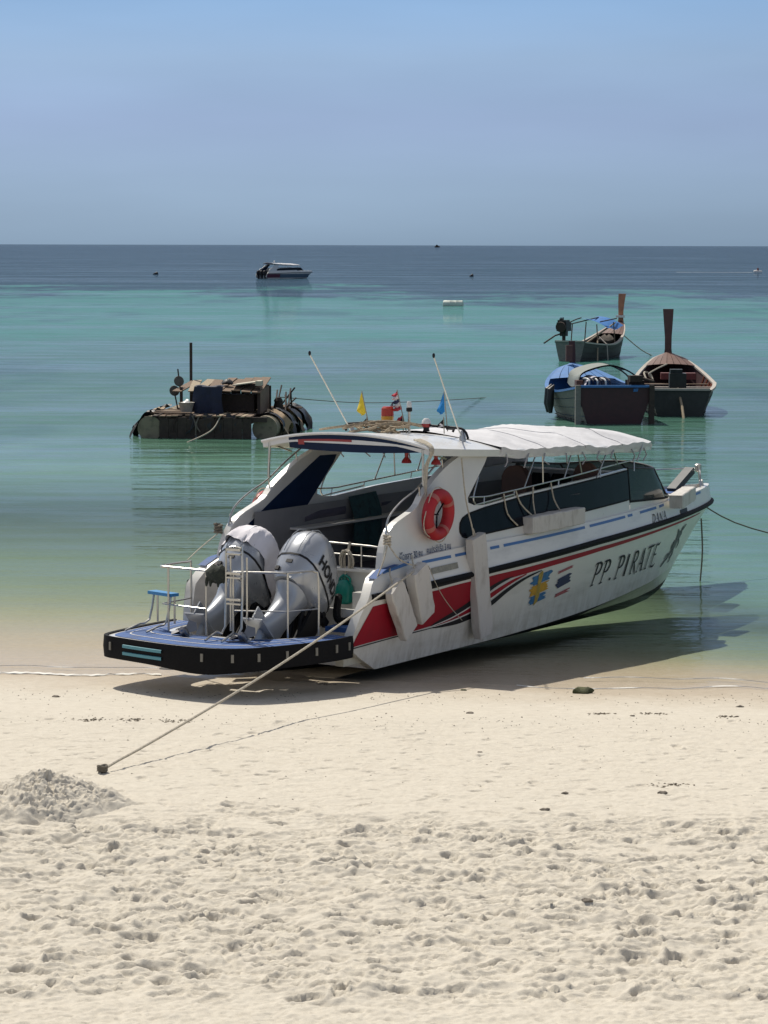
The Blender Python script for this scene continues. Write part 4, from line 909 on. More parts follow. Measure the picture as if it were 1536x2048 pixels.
board((-.05, 1.16), (.42, .50), .34, .12, 'grey fender board slanting over the red panel nearest the swim platform', -1.46, -1.40, [[(-.02, -1.5, 1.14), (.0, -1.44, 1.28), (.12, -1.36, 1.36)]])
board((.46, 1.34), (.76, .66), .37, .15, 'grey fender board hanging under the capacity notice beside the stern rope', -1.48, -1.42, [[(.45, -1.56, 1.27), (.47, -1.50, 1.38), (.6, -1.40, 1.48)]])
board((2.17, 1.60), (2.46, .21), .36, .13, 'long upright weathered fender board hanging amidships to the waterline', -1.38, -1.34, [[(2.12, -1.45, 1.55), (2.12, -1.42, 1.72), (2.05, -1.36, 2.1), (1.98, -1.33, 2.66)], [(2.2, -1.45, 1.55), (2.14, -1.42, 1.70)]])
board((3.76, 1.60), (5.32, 1.62), .24, .2, 'pale fender board lying flat along the ledge below the dark window', -1.26, -1.26, [[(4.7, -1.38, 1.72), (4.66, -1.29, 1.9), (4.62, -1.26, 2.14)], [(3.95, -1.36, 1.70), (3.7, -1.29, 1.9), (3.6, -1.26, 2.1)], [(3.55, -1.32, 1.62), (3.3, -1.30, 1.8), (3.26, -1.26, 2.08)], [(4.0, -1.37, 1.66), (4.05, -1.29, 1.9), (4.1, -1.26, 2.12)]])
board((9.05, 1.50), (10.05, 1.56), .22, .22, 'pale fender block wedged on the bow rail edge forward of the windscreen', -.96, -.72, [[(9.1, -1.0, 1.58), (8.9, -.95, 1.62)]])

# cloth cover on the far engine
def cover(u, v):
    """cloth over the tilted cowl: the cowl rings blown up a little, hem lower on the boat side than on the aft side"""
    th = 2 * math.pi * u; ct, st = math.cos(th), math.sin(th)
    hem = .10 - .28 * (ct * .5 + .5) + .03 * math.sin(th * 5)                     # engine-frame height of the hem
    vv = .575 - (.575 - hem) * v
    a = [np.interp(min(vv, .545), [c[0] for c in COWL], [c[i] for c in COWL]) for i in (1, 2, 3)]
    k = max(0, 1 - (max(vv, .545) - .545) / .03) if vv > .545 else 1
    x = math.copysign(abs(ct) ** (2 / 2.4), ct); y = math.copysign(abs(st) ** (2 / 2.4), st)
    fold = 1.06 + (.045 * math.sin(th * 9 + 1) + .030 * math.sin(th * 17 + v * 4)) * v ** 1.2 + .012 * math.sin(th * 23 + v * 9) + .02 * math.sin(th * 3 + v * 6)
    uu = (a[0] + a[1]) / 2 + (a[1] - a[0]) / 2 * x * fold * k; yy = a[2] * y * (1 - .18 * x) * (fold + .03) * k
    zz = vv - .12 * uu + .02 * (1 - v)
    c_ = math.cos(R(45))
    return Vector((-.45 + (uu + zz) * c_, .45 + yy, 1.2 + (zz - uu) * c_))
mb = MB(); mb.grid(72, 20, cover)
tag(wob('engine_cover', mb, mat('pale_lilac_cloth', (.76, .73, .76), .95, var=.06, scale=6, bump=.6, bscale=14)), 'wrinkled white cloth cover pulled over the farther outboard engine', 'engine cover')
# bundle on the stern rail
mb = MB(); rn = random.Random(5)
rg = [[Vector((-1.69 + .10 * f * math.cos(a) * (1 + .2 * math.sin(3 * a + i)), .12 + .19 * (i / 8 - .5) * 2 * .9 - .05, 1.37 + .11 * f * math.sin(a) * (1 + .25 * math.sin(2 * a + 2 * i)))) for a in np.linspace(0, 2 * math.pi, 14, endpoint=False)] for i, f in enumerate((.2, .7, .9, 1.0, 1.05, 1.0, .9, .7, .25))]
mb.rings(rg)
for yy in (.02, .14, .2): mb.tube([(-1.72, yy, 1.32), (-1.73, yy + .01, 1.26), (-1.72, yy + .02, 1.21)], [.03, .025, .012], 6)
tag(wob('cloth_bundle', mb, mat('dark_olive_cloth', (.035, .04, .03), .95, var=.4, scale=20, bump=.6, bscale=40)), 'dark olive bundle tied to the stern rail beside the ladder', 'bundle')
# green jug and hank of rope on the transom rail
jug = empty('jerrycan', T((.50, -.42, .80)), BOAT_RZ)
gm = mat('green_plastic', (.0, .20, .155), .35, var=.15, scale=6)
def rrect(w, d, z, ex=3.0, cx=0, n=20): return [Vector((cx + w * math.copysign(abs(math.cos(a)) ** (2 / ex), math.cos(a)), d * math.copysign(abs(math.sin(a)) ** (2 / ex), math.sin(a)), z)) for a in [2 * math.pi * k / n for k in range(n)]]
mb = MB(); mb.rings([rrect(.06, .09, -.01), rrect(.09, .125, .02), rrect(.095, .13, .12), rrect(.09, .125, .20), rrect(.06, .085, .27), rrect(.035, .05, .31, 2)]); mb.build('can_body', gm, jug, True)
mb = MB(); mb.tube(smooth_pts([(0, -.07, .23), (0, -.09, .32), (0, 0, .37), (0, .07, .32), (0, .08, .24)], 3), .017, 8); mb.build('can_handle', gm, jug, True)
mb = MB(); mb.lathe([(.035, .31), (.035, .35), (.02, .355)], 10); mb.build('can_cap', mat('green_cap', (0, .12, .09), .4), jug, True)
tag(jug, 'green plastic jug hanging behind the nearer outboard engine', 'jug')
mb = MB(); rn = random.Random(8)
for k in range(7):
    a = .05 + .012 * k; ph = rn.uniform(-.3, .3)
    mb.tube([(.52 + .03 * math.sin(t_ * 2 * math.pi + k), -.44 + a * math.sin(t_ * 2 * math.pi) + .02 * math.sin(ph), 1.36 + (.13 + .02 * rn.random()) * math.cos(t_ * 2 * math.pi)) for t_ in np.linspace(0, 1, 14, endpoint=False)], .010, 5, closed=True)
mb.tube([(.56, -.44, 1.47), (.6, -.44, 1.60)], .02, 6); mb.tube([(.5, -.44, 1.26), (.49, -.43, 1.10)], .01, 5)
tag(wob('rope_hank', mb, rope_m), 'hank of pale rope hung on the transom rail above the green jug', 'rope')
# coil of rope on the hardtop
mb = MB(); rn = random.Random(21)
for k in range(11):
    cx, cy, a, b_ = 2.25 + rn.uniform(-.12, .15), .12 + rn.uniform(-.22, .22), rn.uniform(.18, .4), rn.uniform(.10, .2); ph = rn.uniform(0, 6); z0 = roof_z(cx, cy) + .02 + .011 * k
    mb.tube([(cx + b_ * math.cos(t_ + ph), cy + a * math.sin(t_), z0 + .03 * math.sin(2 * t_ + ph)) for t_ in np.linspace(0, 2 * math.pi * .93, 18)], .015, 6)
mb.tube(smooth_pts([(2.2, .3, 3.06), (1.9, .7, 3.0), (2.1, 1.0, 2.95), (2.3, .5, 3.03)], 5), .014, 6)
tag(wob('rope_coil', mb, mat('tan_rope', (.36, .29, .20), .9, var=.35, scale=25, bump=.5, bscale=90)), 'untidy coil of tan rope lying on the aft roof of the speedboat', 'rope')
# rope strapped round the starboard roof corner
mb = MB()
for k in range(4): mb.tube(smooth_pts([(1.3 + .05 * k, -1.0, 2.93), (1.16 + .03 * k, -1.28, 2.885), (1.12 + .02 * k, -1.37, 2.80), (1.14, -1.27 - .012 * k, 2.6), (1.15, -1.24 - .012 * k, 2.36 - .05 * k)], 4), .013, 6)
tag(wob('corner_rope', mb, rope_m), 'rope wrapped round the nearer roof post of the speedboat', 'rope')
# printed cloth over the far coaming
def tow(u, v):
    return Vector((3.05 + .74 * u + .05 * v * (u - .5), 1.16 + .02 * math.sin(u * 14) * v - .10 * min(1, v * 3), 1.93 - .80 * v + .03 * u))
mb = MB(); mb.grid(24, 16, tow)
pc = mat('printed_cloth', (.02, .06, .07), .9, var=.3, scale=12, dirt=(.004, .008, .016))
tag(wob('hanging_cloth', mb, pc), 'dark patterned cloth hung over the far side inside the speedboat', 'cloth')

# flags on the roof bar
def flag(name_pole, base_, top_, cloth, cats, label, pole_m=None):
    o = empty('roof_flag', BOAT_LOC, BOAT_RZ)
    rail('flag_pole', [base_, top_], o, .008, pole_m or mat('bamboo_pole', (.30, .28, .22), .6), n=6)
    for pts, m in cloth:
        mb = MB(); P = [Vector(p) for p in pts]
        n = len(P); mb.add(P, [tuple(range(n))]) if n == 3 else None
        if n == 4:
            mb.v = []; mb.f = []
            def g(u, v): 
                q = P[0].lerp(P[1], u).lerp(P[3].lerp(P[2], u), v); return q + Vector((.035 * math.sin(u * 7 + v * 2), 0, .01 * math.sin(v * 9))) * v
            mb.grid(6, 8, g)
        mb.build('flag_cloth', m, o, True)
    tag(o, label, 'flag', 'small flags on the speedboat roof'); return o
fy = mat('yellow_cloth', (.66, .50, .03), .85, var=.12); fb = mat('blue_cloth', (.01, .20, .52), .85, var=.12); fr_ = mat('flag_cloth_red', (.42, .03, .05), .85); fwh = mat('flag_cloth_white', (.7, .68, .68), .85); fn = mat('flag_cloth_navy', (.02, .025, .08), .85); fk = mat('flag_cloth_black', (.012, .012, .014), .85)
def quad(yt, zt, yb, zb_, w0, w1, X=2.74):
    return [(X, yt, zt), (X, yb, zb_), (X + .03, yb + w1, zb_ - .02), (X + .01, yt + w0, zt - .02)]
flag('', (2.74, .60, 2.9), (2.74, .74, 3.46), [([(2.735, .74, 3.45), (2.735, .655, 3.17), (2.78, .78, 3.10), (2.79, .86, 3.22)], fy)], 0, 'small yellow flag drooping from a thin pole on the boat roof')
st = [([(2.735, .155 - .028 * k / 5 * 3, 3.48 - .05 * k), (2.735, .155 - .028 * (k + 1) / 5 * 3, 3.48 - .05 * (k + 1)), (2.77, .26 - .004 * k, 3.43 - .05 * (k + 1)), (2.77, .245 - .002 * k, 3.43 - .05 * k)], m) for k, m in enumerate((fr_, fwh, fn, fwh, fr_))]
flag('', (2.74, .0, 2.9), (2.74, .16, 3.5), st + [([(2.77, .245, 3.33), (2.775, .24, 3.21), (2.78, .31, 3.20), (2.78, .33, 3.25)], mat('flag_cloth_grey', (.08, .09, .12), .85))], 0, 'small red, white and blue striped flag at the middle of the boat roof')
flag('', (2.74, -.66, 2.95), (2.74, -.60, 3.50), [([(2.735, -.60, 3.49), (2.735, -.615, 3.22), (2.78, -.50, 3.16), (2.79, -.46, 3.26)], fb)], 0, 'small bright blue flag beside the nearer white antenna')
for (y, z, ln, lb) in ((.62, 3.10, .15, 'tiny black pennant under the yellow flag on the roof'), (-.63, 3.13, .15, 'tiny black pennant under the blue flag on the roof')):
    o = flag('', (2.70, y, 2.92), (2.70, y + .01, z + .02), [([(2.695, y, z), (2.695, y - .01, z - .14), (2.72, y + .16, z - .13)], fk)], 0, lb)
    mb = MB(); mb.box((2.685, y + .04, z - .09), (.004, .05, .022), Matrix.Rotation(R(20), 3, 'X')); mb.box((2.684, y + .045, z - .115), (.004, .08, .010), Matrix.Rotation(R(-15), 3, 'X')); mb.build('white_mark', fwh, o)
o = flag('', (2.70, .03, 2.92), (2.70, .045, 3.16), [([(2.695, .04, 3.15), (2.695, .02, 2.97), (2.72, .13, 2.96), (2.72, .15, 3.10)], fr_), ([(2.692, .04, 3.15), (2.692, .02, 2.97), (2.71, .06, 2.96), (2.71, .07, 3.14)], fk)], 0, 'tiny red and black pennant at the foot of the roof mast light')

# ropes and lines ashore
def line(name, pts, r, m, label, sub=6, cat='rope', group=None):
    mb = MB(); mb.tube(smooth_pts(pts, sub) if sub else pts, r, 7); o = mb.build(name, m, None, True); return tag(o, label, cat, group)
cl = T((.72, -1.50, 1.36)); pg = Vector((-2.88, 27.8, ground_z(-2.88, 27.8) + .03))
pts = [pg.lerp(cl, k / 12) - Vector((0, 0, .10 * math.sin(math.pi * k / 12))) for k in range(13)]
line('mooring_rope', [pg - Vector((0.05, .1, .12))] + pts, .014, rope_m, 'pale mooring rope stretched from the stern to the dark peg in the sand', 2)
peg = empty('mooring_peg', pg); mb = MB(); mb.tube([(-.03, -.04, -.2), (0, 0, .05)], [.03, .035], 8); mb.build('stake', mat('dark_wood', (.03, .025, .02), .8), peg, True)
mb = MB()
for k in range(3): mb.tube([(.045 * math.cos(t_), .045 * math.sin(t_), .0 + .02 * k + .008 * math.sin(2 * t_)) for t_ in np.linspace(0, 2 * math.pi, 12, endpoint=False)], .014, 6, closed=True)
mb.build('knot', rope_dk, peg, True); tag(peg, 'dark knotted peg in the sand holding the mooring rope', 'peg')
line('deck_line', [T(p) for p in ((.12, -1.34, 1.66), (.2, -1.42, 1.50), (.38, -1.46, 1.40), (.55, -1.52, 1.36))], .010, rope_m, 'short line tied from the wing foot to the quarter cleat', 4)
line('deck_line', [T(p) for p in ((.10, -1.33, 1.64), (-.05, -1.36, 1.45), (-.22, -1.38, 1.28))], .010, rope_m, 'short line from the wing foot down to the raked quarter edge', 4)
line('flank_line', [T(p) for p in ((.9, -1.47, 1.32), (1.15, -1.47, 1.0), (1.5, -1.44, .72), (1.9, -1.40, .48))], .006, rope_m, 'thin white line trailing across the red panel and stripes', 4)
line('anchor_line', [T(p) for p in ((12.3, .1, 1.2), (13.2, -.5, .7), (15.5, -2.0, .1), (18, -3.5, -.11))], .012, rope_dk, 'anchor line running from the bow into the water on the right', 5)
line('bow_hook_line', [T(p) for p in ((12.0, -.12, .95), (11.98, -.16, .4), (11.95, -.14, -.12))], .014, rope_dk, 'dark line hanging straight down from the bow into the water', 4)
mb = MB(); mb.tube([T((.10, -1.33, 1.66 + .01 * k)) + Vector((.045 * math.cos(k * 1.1), .045 * math.sin(k * 1.1), -.004 * k)) for k in range(22)], .016, 5); tag(mb.build('rope_lashing', rope_m, None, True), 'rope lashing round the foot of the nearer wing rail', 'rope')
mb = MB(); mb.tube([T((.10, 1.33, 1.66 + .01 * k)) + Vector((.05 * math.cos(k * 1.1), .05 * math.sin(k * 1.1), -.004 * k)) for k in range(22)], .018, 5); tag(mb.build('rope_lashing', rope_dk, None, True), 'dark rope lashing round the foot of the farther wing rail', 'rope')
line('wing_line', [T(p) for p in ((.10, 1.33, 1.66), (-.5, 1.2, 1.52), (-1.0, 1.04, 1.42))], .007, rope_m, 'thin line from the farther wing down to the stern rail', 3)
# ------------------------------------------------------------------ raft of oil drums
wood_a = mat('weathered_plank', (0.20, 0.14, 0.095), 0.85, var=0.35, scale=8, bump=0.4, bscale=30, stretch=(6, 1, 1))
wood_b = mat('pale_plank', (0.36, 0.29, 0.20), 0.85, var=0.3, scale=8, bump=0.4, bscale=30, stretch=(6, 1, 1))
wood_c = mat('dark_plank', (0.055, 0.040, 0.032), 0.85, var=0.4, scale=8, bump=0.4, bscale=30)
drum_m = mat('old_drum', (0.20, 0.17, 0.115), 0.7, var=0.35, scale=5, bump=0.3, dirt=(0.055, 0.045, 0.03))
drum_r = mat('rust_brown_drum', (0.28, 0.20, 0.12), 0.75, var=0.4, scale=4, bump=0.3, dirt=(0.07, 0.045, 0.03))
tarp_k = mat('black_tarp', (0.012, 0.013, 0.016), 0.5, var=0.4, scale=6, bump=0.4, bscale=15)
tarp_n = mat('navy_tarp', (0.010, 0.017, 0.045), 0.7, var=0.4, scale=6, bump=0.4, bscale=12)
iron = mat('rusty_iron', (0.05, 0.035, 0.028), 0.8, 0.3, var=0.4, scale=12)
RAFT_L = (-5.2, 79.6, WL); RAFT_R = R(-5.7)
raft = empty('drum_raft', RAFT_L, RAFT_R)      # local: x right, y away, z up
tag(raft, 'floating work raft of old oil drums, planks and a low plank hut', 'raft')
rn = random.Random(4)
def drum(x, y, z, r, ln, m, roll=0, yaw=0):
    M_ = Matrix.Translation((x, y, z)) @ Matrix.Rotation(yaw, 4, 'Z') @ Matrix.Rotation(R(-90), 4, 'X')
    mb = MB(); mb.lathe([(r * .93, 0), (r, .0), (r, .03), (r * .97, .05), (r * .97, ln * .32), (r * 1.01, ln * .34), (r * .97, ln * .36), (r * .97, ln * .64), (r * 1.01, ln * .66), (r * .97, ln * .68), (r * .97, ln - .05), (r, ln - .03), (r, ln), (r * .93, ln)], 22, M_)
    return mb.build('drum', m, raft, True, 45)
for i in range(6): drum(-1.62 - .02 * i, i * 1.0, .28, .36, .95, drum_m if i % 2 == 0 else drum_r)
for i in range(5): drum(1.72 + .05 * i, .25 + i * 1.0, .28 - .02 * (i % 2), .37, .95, (drum_m, drum_r, drum_r)[i % 3])
for i in range(5): drum(.05, .9 + i * 1.0, .12, .33, .95, drum_m)
# black wraps on the right-hand drums
for y0, y1 in ((.85, 1.25), (2.3, 2.8), (3.3, 4.2), (4.4, 5.4)):
    mb = MB(); mb.grid(16, 6, lambda u, v: Vector((1.72 + .05 * y0 + .41 * math.cos(-.3 + 3.4 * u) * (1 + .03 * math.sin(v * 9)), y0 + (y1 - y0) * v + .05 * math.sin(u * 9), .28 + .42 * math.sin(-.3 + 3.4 * u) + .02 * math.sin(u * 13 + v * 7)))); mb.build('tarp_wrap', tarp_k, raft, True)
mb = MB(); mb.grid(12, 6, lambda u, v: Vector((-1.66 + .41 * math.cos(.5 + 2.9 * u), .95 + 1.0 * v, .28 + .42 * math.sin(.5 + 2.9 * u)))); mb.build('tarp_wrap', tarp_k, raft, True)
for k, (y0, xx, w_) in enumerate(((1.0, 1.75, .9), (2.1, 1.8, 1.0), (3.2, 1.85, .9), (4.2, 1.95, 1.1), (.4, -1.72, .8), (1.6, -1.75, 1.0), (3.0, -1.8, 1.0))):
    sg = 1 if xx > 0 else -1
    mb = MB(); mb.grid(14, 10, lambda u, v: Vector((xx - sg * .30 + sg * (.22 + .62 * u) + .06 * math.sin(v * 9 + k), y0 + w_ * v + .08 * math.sin(u * 7 + k), .74 - .12 * u - .62 * u * u * (.8 + .35 * math.sin(v * 6 + 2 * k)) + .05 * math.sin(v * 13 + u * 5)))); mb.build('ragged_sheet', [drum_r, tarp_k, wood_a, tarp_k, tarp_k, drum_r, tarp_k][k], raft, True)
# frame and deck planks
for y in (.12, 2.2, 4.4): 
    mb = MB(); mb.box((0, y, .55), (3.6, .12, .14)); mb.build('cross_beam', wood_c, raft)
for x in (-1.25, 1.25):
    mb = MB(); mb.box((x, 2.6, .47), (.12, 5.2, .12)); mb.build('side_beam', wood_c, raft)
x = -1.5
for i in range(17):
    w = rn.uniform(.13, .22); y0 = rn.uniform(-.12, .12); ln = rn.uniform(1.4, 2.6)
    mb = MB(); mb.box((x + w / 2, y0 + ln / 2, .645 + rn.uniform(-.012, .012)), (w * .9, ln, .04), Matrix.Rotation(rn.uniform(-.05, .05), 3, 'Z')); mb.build('deck_plank', rn.choice([wood_a, wood_b, wood_a, wood_c]), raft); x += w + .005
for i in range(7):
    mb = MB(); mb.box((-1.05 + rn.uniform(-.25, .2), .35 + i * .27, .70 + rn.uniform(0, .03)), (rn.uniform(.6, 1.0), .19, .035), Matrix.Rotation(rn.uniform(-.12, .12), 3, 'Z')); mb.build('deck_plank', rn.choice([wood_a, wood_b]), raft)
for i in range(8):
    mb = MB(); mb.box((rn.uniform(-1.2, 1.3), 2.6 + i * .3, .66), (rn.uniform(1.6, 2.4), .2, .04), Matrix.Rotation(rn.uniform(-.05, .05), 3, 'Z')); mb.build('deck_plank', rn.choice([wood_a, wood_c]), raft)
for i in range(10):
    mb = MB(); mb.box((-1.2 + i * .27, -.02 + rn.uniform(-.02, .02), .28 + rn.uniform(-.05, .03)), (.26, .04, .62)); mb.build('front_board', wood_c, raft)
# low hut
for sx_ in (-.95, .2, 1.36):
    for sy in (1.5, 3.3): mb = MB(); mb.box((sx_, sy, 1.02), (.08, .08, .78)); mb.build('hut_post', wood_c, raft)
for i in range(6): mb = MB(); mb.box((1.40, 1.62 + i * .31, 1.02), (.03, .29, .74 + rn.uniform(-.06, .05))); mb.build('hut_board', wood_a, raft)
for i in range(8): mb = MB(); mb.box((-.85 + i * .31, 3.36, 1.0), (.29, .03, .76)); mb.build('hut_board', wood_c, raft)
for i in range(9):
    mb = MB(); mb.box((-.95 + i * .29 + rn.uniform(-.05, .05), 2.35, 1.40 + rn.uniform(-.02, .03) + .008 * i), (.27, rn.uniform(1.9, 2.3), .03), Matrix.Rotation(rn.uniform(-.1, .1), 3, 'Z') @ Matrix.Rotation(R(7 + rn.uniform(-2, 2)), 3, 'X') @ Matrix.Rotation(rn.uniform(-.06, .06), 3, 'Y')); mb.build('roof_board', rn.choice([wood_a, wood_b, wood_a]), raft)
mb = MB(); mb.box((.95, 2.0, 1.52), (.75, 1.0, .03), Matrix.Rotation(R(-8), 3, 'Y')); mb.build('roof_board', mat('pale_board', (.5, .46, .36), .8, var=.2), raft)
mb = MB(); mb.box((1.36, 1.6, 1.54), (.16, .5, .14)); mb.build('roof_board', mat('pale_board', (.5, .46, .36), .8, var=.2), raft)
mb = MB(); mb.box((.25, 1.9, .95), (1.9, .5, .5)); mb.build('machinery_box', iron, raft)
rail('upright_pole', [(-1.0, 3.5, .6), (-1.0, 3.5, 2.65)], raft, .045, wood_c)
for dx, y, z0, z1, zd in ((-1.10, 2.0, .7, 1.92, 1.56), (-1.22, 1.9, .7, 1.4, 1.28)):
    rail('gauge_pole', [(dx + .1, y, z0), (dx - .04, y, z1)], raft, .022, wood_c)
    mb = MB(); mb.lathe([(.02, -.02), (.15, -.02), (.16, 0), (.15, .02), (.02, .02)], 16, Matrix.Translation((dx, y - .04, zd)) @ Matrix.Rotation(R(75), 4, 'X') @ Matrix.Rotation(R(30), 4, 'Y')); mb.build('float_disc', mat('faded_disc', (.10, .10, .085), .8, var=.3), raft, True)
for i in range(6):
    a = rn.uniform(-1.1, 1.3); rail('hanging_line', [(a, -.02, .66), (a + rn.uniform(-.15, .15), -.10, .4), (a + rn.uniform(-.2, .2), -.12, rn.uniform(-.05, .2))], raft, .022, rn.choice([iron, rope_dk, tarp_k]), sub=3, n=6)
rail('hanging_line', [(.45, -.05, .62), (.25, -.5, .25), (-.35, -1.6, -.05), (-.6, -2.0, -.12)], raft, .02, rope_m, sub=5, n=6)
for i in range(9): rail('scaffold_pole', [(1.5 + rn.uniform(0, .5), 3.2 + rn.uniform(-.8, 1.6), .62), (1.45 + rn.uniform(0, .7), 3.2 + rn.uniform(-.6, 1.8), rn.uniform(.9, 1.35))], raft, .025, iron, n=6)
mb = MB(); mb.lathe([(.10, .62), (.16, .75), (.12, .9), (.14, .95), (.08, 1.05)], 12, Matrix.Translation((1.75, 2.9, 0))); mb.build('winch', iron, raft, True)
rM = Matrix.Translation(RAFT_L) @ Matrix.Rotation(RAFT_R, 4, 'Z')
def rob(name, mb, m, label, cat, smooth=True):
    mb.v = [rM @ Vector(v) for v in mb.v]; return tag(mb.build(name, m, None, smooth), label, cat)
def cl_(u, v):
    d = v * 1.25
    if d < .35: y, z = 1.35 - d, 1.47 + .02 * math.sin(u * 9)
    else: y, z = 1.0 - .05 * (d - .35) + .05 * math.sin(u * 11 + d * 3) * (d - .3), 1.47 - (d - .35) * .95 - .06 * math.sin(u * 16) * (v > .9)
    return Vector((-.50 + .86 * u + .03 * math.sin(v * 8), y, z))
mb = MB(); mb.grid(24, 20, cl_); rob('draped_tarp', mb, tarp_n, 'dark navy tarpaulin draped over the front of the raft hut', 'tarpaulin')
for i, x0 in enumerate((-.45, -.05, .32, .62)):
    mb = MB(); mb.grid(5, 8, lambda u, v: Vector((x0 + (.16 + .1 * (i % 2)) * u + .05 * v * (i - 1.5), .05 - .08 * math.sin(v * 3) - .03 * u, .70 - (.5 + .1 * (i % 3)) * v + .03 * math.sin(u * 6)))); rob('wet_cloth', mb, tarp_k, ['black rag hanging at the left of the raft front edge', 'black rag hanging second from left on the raft front', 'black rag hanging third from left on the raft front', 'black rag hanging at the right of the raft front edge'][i], 'cloth')
bk = empty('bucket', rM @ Vector((-.68, .8, .68)), RAFT_R); mb = MB(); mb.lathe([(.15, 0), (.23, .30), (.245, .32), (.22, .31), (.14, .02)], 18); mb.build('bucket_body', mat('dirty_plastic', (.36, .34, .29), .6, var=.2), bk, True)
mb = MB(); mb.grid(6, 6, lambda u, v: Vector((.16 * (2 * u - 1), .16 * (2 * v - 1), .28 + .12 * math.sin(u * math.pi) * math.sin(v * math.pi) + .03 * math.sin(u * 9 + v * 5)))); mb.build('rag', gel, bk, True)
tag(bk, 'pale plastic bucket with a white rag on the raft deck', 'bucket')
mb = MB(); rg = [[Vector((.35 + .16 * f * math.cos(a), 2.0 + .12 * math.sin(a) * f, 1.48 + .035 * i + .02 * math.sin(a * 3))) for a in np.linspace(0, 6.28, 12, endpoint=False)] for i, f in enumerate((1, 1.15, 1.0, .7, .3))]
mb.rings(rg); rob('dark_bag', mb, tarp_k, 'small dark bag lying on the roof of the raft hut', 'bag')

# ------------------------------------------------------------------ long-tail boats
wood_r = mat('red_brown_wood', (0.12, 0.050, 0.034), 0.55, var=0.25, scale=4, stretch=(1, 1, 4))
wood_m = mat('maroon_paint', (0.050, 0.018, 0.020), 0.6, var=0.3, scale=5)
wood_g = mat('grey_hull_wood', (0.20, 0.19, 0.17), 0.75, var=0.25, scale=5, stretch=(1, 1, 3), bump=0.3)
wood_k = mat('dark_hull_wood', (0.035, 0.038, 0.036), 0.65, var=0.35, scale=5, bump=0.3)
trim_w = mat('pale_gunwale', (0.42, 0.38, 0.33), 0.7, var=0.2)
sky_b = mat('sky_blue_paint', (0.045, 0.17, 0.42), 0.6, var=0.2, scale=5)
orange_w = mat('orange_wood', (0.42, 0.12, 0.055), 0.65, var=0.25)
tarp_b = mat('blue_tarp', (0.02, 0.16, 0.46), 0.6, var=0.25, scale=5)
tarp_g = mat('grey_green_tarp', (0.22, 0.24, 0.22), 0.75, var=0.15, scale=5)
def longtail(loc, rz, L_, bm, tw, fb, prow_h, hull_m, in_m, trim_m, deck_m, trans_m, prow_m, label, prow_w=(.20, .34), fd=.30, bow_rise=.55, nplank=5, dip=0.0):
    o = empty('longtail_boat', loc, rz)
    def hb(t): return (tw / 2 + (bm / 2 - tw / 2) * math.sin(min(1, t / .45) * math.pi / 2)) if t < .45 else bm / 2 * max(0.0, 1 - ((t - .45) / .55) ** 2.1) ** .85
    def sh(t): return fb * (1 - .22 * math.sin(min(1, t / .9) * math.pi)) - dip * max(0, 1 - t / .35) + bow_rise * max(0, t - .45) ** 1.7 * 2.2
    def stem(t, k): return L_ * t - (1 - k) * max(0, t - .75) / .25 * .9
    TS = list(np.linspace(0, .9, 22)) + [.93, .955, .975, .99, 1.0]
    def row(k, off=0.0):
        out_ = []
        for t_ in TS:
            b_ = max(0, hb(t_) - off); z = -.35 + (sh(t_) + .35) * k; yy = b_ * (.52 + .48 * k ** .7)
            out_.append((stem(t_, k), yy, z))
        return out_
    planks = np.linspace(0, 1, nplank + 1)
    for s in (-1, 1):
        for i in range(nplank):
            mb = MB(); a = row(planks[i]); b_ = row(planks[i + 1] - .012); st_ = .012 * ((i % 2))
            add_rows(mb, [[Vector((x, s * (y + st_), z)) for x, y, z in r] for r in (a, [tuple((np.array(p) + np.array(q)) / 2) for p, q in zip(a, b_)], b_)]); mb.build('hull_plank', hull_m, o, True)
        mb = MB(); add_rows(mb, [[Vector((x, s * max(0, y - .05), z)) for x, y, z in row(k)] for k in (0.1, .4, .7, .985)]); mb.build('inner_side', in_m, o, True)
        mb = MB(); r = [Vector((x, s * y, z)) for x, y, z in row(1.0)]; ri = [Vector((p.x, s * max(0, abs(p.y) - .10), p.z + .02)) for p in r]; ro = [Vector((p.x, s * (abs(p.y) + .03), p.z + .02)) for p in r]; lo = [Vector((p.x, s * (abs(p.y) + .03), p.z - .05)) for p in r]
        add_rows(mb, [lo, ro, ri, [p - Vector((0, 0, .06)) for p in ri]]); mb.build('gunwale', trim_m, o, True)
        for t_ in np.linspace(.08, .66, 10):
            k_ = [Vector((L_ * t_, s * max(0, hb(t_) * (.52 + .48 * k ** .7) - .075), -.35 + (sh(t_) + .35) * k)) for k in (.3, .5, .75, .97)]; mb = MB(); mb.tube(k_, .035, 4); mb.build('rib', orange_w if dip else wood_a, o)
    mb = MB(); P = [(p[1], p[2]) for p in [row(k)[0] for k in (0.0, .25, .5, .75, 1.0)]]; pl = [(y, z) for y, z in P] + [(-y, z) for y, z in P[::-1]]
    mb.poly(pl, lambda a, b_: Vector((-.03, a, b_)), fn2=lambda a, b_: Vector((.05, a, b_))); mb.build('transom', trans_m, o)
    mb = MB(); mb.box((-.04, 0, sh(0) + .03), (.12, tw * .98, .07)); mb.build('transom_cap', trim_m, o)
    for i in range(6):
        x0 = .3 + i * L_ * .095; mb = MB(); mb.box((x0 + L_ * .045, 0, .06), (L_ * .09, hb((x0 + .3) / L_) * 1.5, .03)); mb.build('floor_board', wood_c, o)
    # foredeck of planks
    n = 7; t0 = 1 - fd
    for i in range(n):
        f0, f1 = -1 + 2 * i / n, -1 + 2 * (i + 1) / n - .02
        mb = MB(); add_rows(mb, [[Vector((L_ * t_ - .02, hb(t_) * .93 * f, sh(t_) + .035 + .06 * (1 - f * f))) for t_ in np.linspace(t0, .985, 8)] for f in (f0, f1)]); mb.build('deck_plank', deck_m, o)
